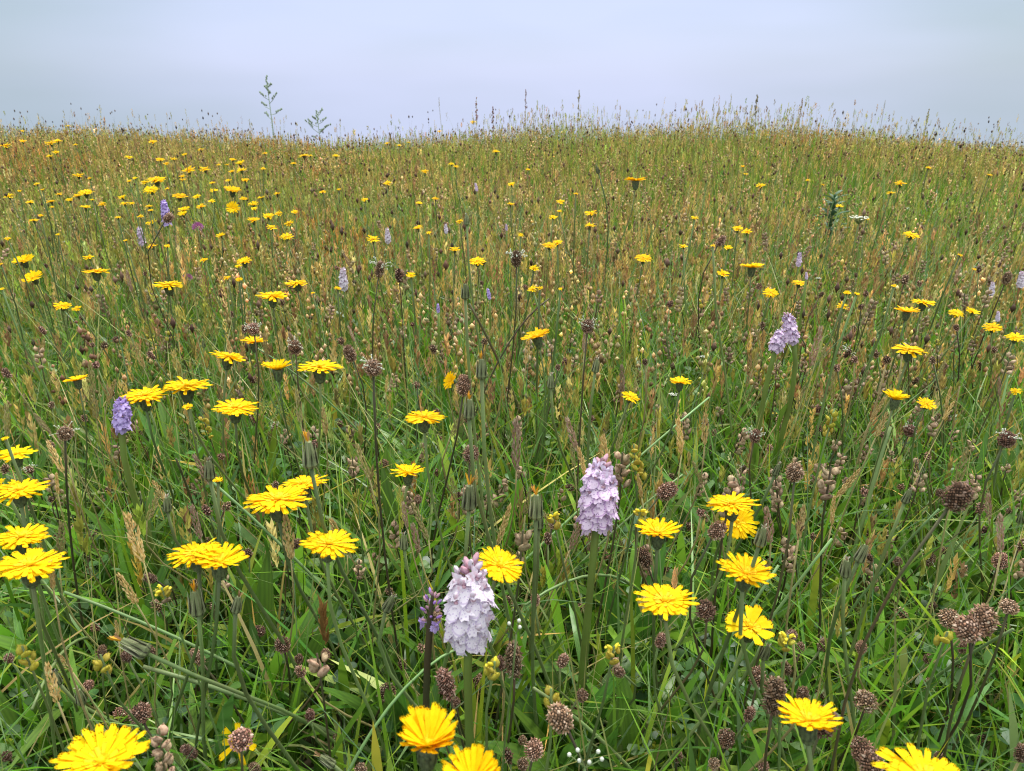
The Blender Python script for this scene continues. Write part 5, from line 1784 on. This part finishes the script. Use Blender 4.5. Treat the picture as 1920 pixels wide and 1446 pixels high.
def tall_plant(px, py_top, py_bot, d, label, land, w):
    top = at_depth(px, py_top, d)
    b = Vector((top.x, top.y, gz1(top.x, top.y)))
    tv = top - b
    Hh = tv.z
    t = thing('tall_weed', 'weed', b, label, None, None, (top + b) / 2, land)
    mb = MB()
    tube(mb, [Vector((0, 0, 0)), Vector((0.004, 0, Hh * 0.5)), tv], [0.0035, 0.0028, 0.0016], 6)
    link('stem', mb.mesh('stem', ['grey_plant']), t)
    px2m = d / F
    for k in range(8):
        f = 0.60 + 0.045 * k + rnd.uniform(-0.02, 0.02)
        s = 1 if k % 2 else -1
        L = (w / 2) * px2m * (1.2 - 0.07 * k) * rnd.uniform(0.35, 1.15)
        a = rnd.uniform(-0.9, 0.9) + (0 if s > 0 else math.pi)
        p0 = Vector((0, 0, Hh * f))
        p1 = p0 + Vector((math.cos(a) * L, math.sin(a) * L, L * rnd.uniform(0.4, 1.2)))
        mb = MB()
        tube(mb, [p0, (p0 + p1) / 2 - Vector((0, 0, L * 0.12)), p1], [0.0018, 0.0016, 0.0012], 5)
        br = link('branch', mb.mesh('branch', ['grey_plant']), t)
        m2 = MB()
        for q in range(7):
            c = p0.lerp(p1, 0.5 + 0.085 * q)
            blob(m2, c + Vector((rnd.gauss(0, 0.003), rnd.gauss(0, 0.003), 0.002)), 0.004, 0.004, 0.006, None, 5, 3)
        link('bud_cluster', m2.mesh('bud_cluster', ['grey_plant']), br)
    m2 = MB()
    for q in range(12):
        blob(m2, tv + Vector((rnd.gauss(0, 0.004), rnd.gauss(0, 0.004), -0.006 * q + 0.006)), 0.0045, 0.0045, 0.006, None, 5, 3)
    link('top_cluster', m2.mesh('top_cluster', ['grey_plant']), t)


tall_plant(499, 145, 248, 3.75, 'tall branched grey-green weed standing far above the left skyline', 'the tall skyline weed', 40)
tall_plant(594, 210, 250, 4.1, 'short branched grey weed on the skyline right of the tall one', 'the short skyline weed', 42)


def thistle(px, py, d, label, land):
    p = at_depth(px, py, d)
    b = Vector((p.x, p.y, gz1(p.x, p.y)))
    t = thing('thistle', 'thistle', b, label, None, None, p, land)
    mb = MB()
    Hh = p.z - b.z + 0.03
    tube(mb, [Vector((0, 0, 0)), Vector((0, 0, Hh))], [0.004, 0.002], 6)
    link('stem', mb.mesh('stem', ['thistle']), t)
    for k in range(30):
        a = k * 2.4
        L = rnd.uniform(0.03, 0.06) * (1 - 0.3 * k / 30)
        mb = MB()
        vs, fs = [], []
        n = 8
        for i in range(n + 1):
            f = i / n
            w = L * (0.05 + (0.17 if i % 2 else 0.07) * math.sin(math.pi * min(1, f * 0.9 + 0.1)))
            for s in (-1, 0, 1):
                vs.append((f * L, s * w, L * (0.35 * f - 0.4 * f * f) + 0.05 * L * abs(s)))
        for i in range(n):
            for s in range(2):
                q = i * 3 + s
                fs.append((q, q + 1, q + 4, q + 3))
        mb.add(vs, fs)
        link('leaf', mb.mesh('leaf', ['thistle']), t, Matrix.Translation((0, 0, Hh * (0.5 + 0.5 * k / 30))) @ Matrix.Rotation(a, 4, 'Z') @ Matrix.Rotation(-0.5, 4, 'Y'))


thistle(1562, 388, 1.9, 'blue-green prickly thistle sunk in the grass at the upper right', 'the blue-green thistle')

# one small red leaf beside the purple orchid
p, d = at_z(800, 1085, 0.05)
mb = MB()
mb.add([(0, 0, 0.0), (0.004, 0.012, 0.004), (0.0, 0.022, 0.009), (-0.005, 0.012, 0.003), (0, 0.011, 0.0)], [(0, 1, 4), (1, 2, 4), (2, 3, 4), (3, 0, 4)])
thing('fallen_leaf', 'leaf', p, 'small red leaf low in the grass up and left of the half-opened purple orchid', None, None, p, data=mb.mesh('fallen_leaf', ['red_leaf']))

# ------------------------------------------------------------------ labels that single each thing out by what it stands next to
ORD = ['closest', 'second closest', 'third closest', 'fourth closest', 'fifth closest', 'sixth closest', 'seventh closest', 'eighth closest', 'ninth closest', 'tenth closest', 'eleventh closest', 'twelfth closest', 'thirteenth closest', 'fourteenth closest', 'fifteenth closest', 'sixteenth closest', 'seventeenth closest', 'eighteenth closest', 'nineteenth closest', 'twentieth closest']
DIRS = ['right of', 'below', 'left of', 'above']


def sector(dx, dy):
    return int(((math.degrees(math.atan2(dy, dx)) + 45) % 360) // 90)


by_kind = {}
for r in REG:
    by_kind.setdefault(r['kind'], []).append(r)
taken = {r['label'] for r in REG if r['label']}
for kind, rows in by_kind.items():
    rank = {}
    for li, (lx, ly, nm) in enumerate(LAND):
        groups = {}
        for i, r in enumerate(rows):
            dx, dy = r['px'] - lx, r['py'] - ly
            dist = math.hypot(dx, dy)
            if dist < 3:
                continue
            groups.setdefault((sector(dx, dy), r['look'] or kind), []).append((dist, i))
        for (s, lk), lst in groups.items():
            lst.sort()
            for k, (dist, i) in enumerate(lst[:20]):
                rank.setdefault(i, []).append((k + dist / 60.0, k, s, nm))
    for i, r in enumerate(rows):
        if r['label']:
            continue
        look = r['look'] or kind.replace('_', ' ')
        for (_, k, s, nm) in sorted(rank.get(i, [])):
            lab = f'{look}, {ORD[k]} {DIRS[s]} {nm}'
            if lab not in taken:
                break
        else:
            lab = f'{look} in the crowd on the open slope'
        taken.add(lab)
        r['o']['label'] = lab

print('things', len(REG), 'objects', len(bpy.data.objects), 'tris', sum(len(o.data.polygons) for o in bpy.data.objects if o.type == 'MESH'))
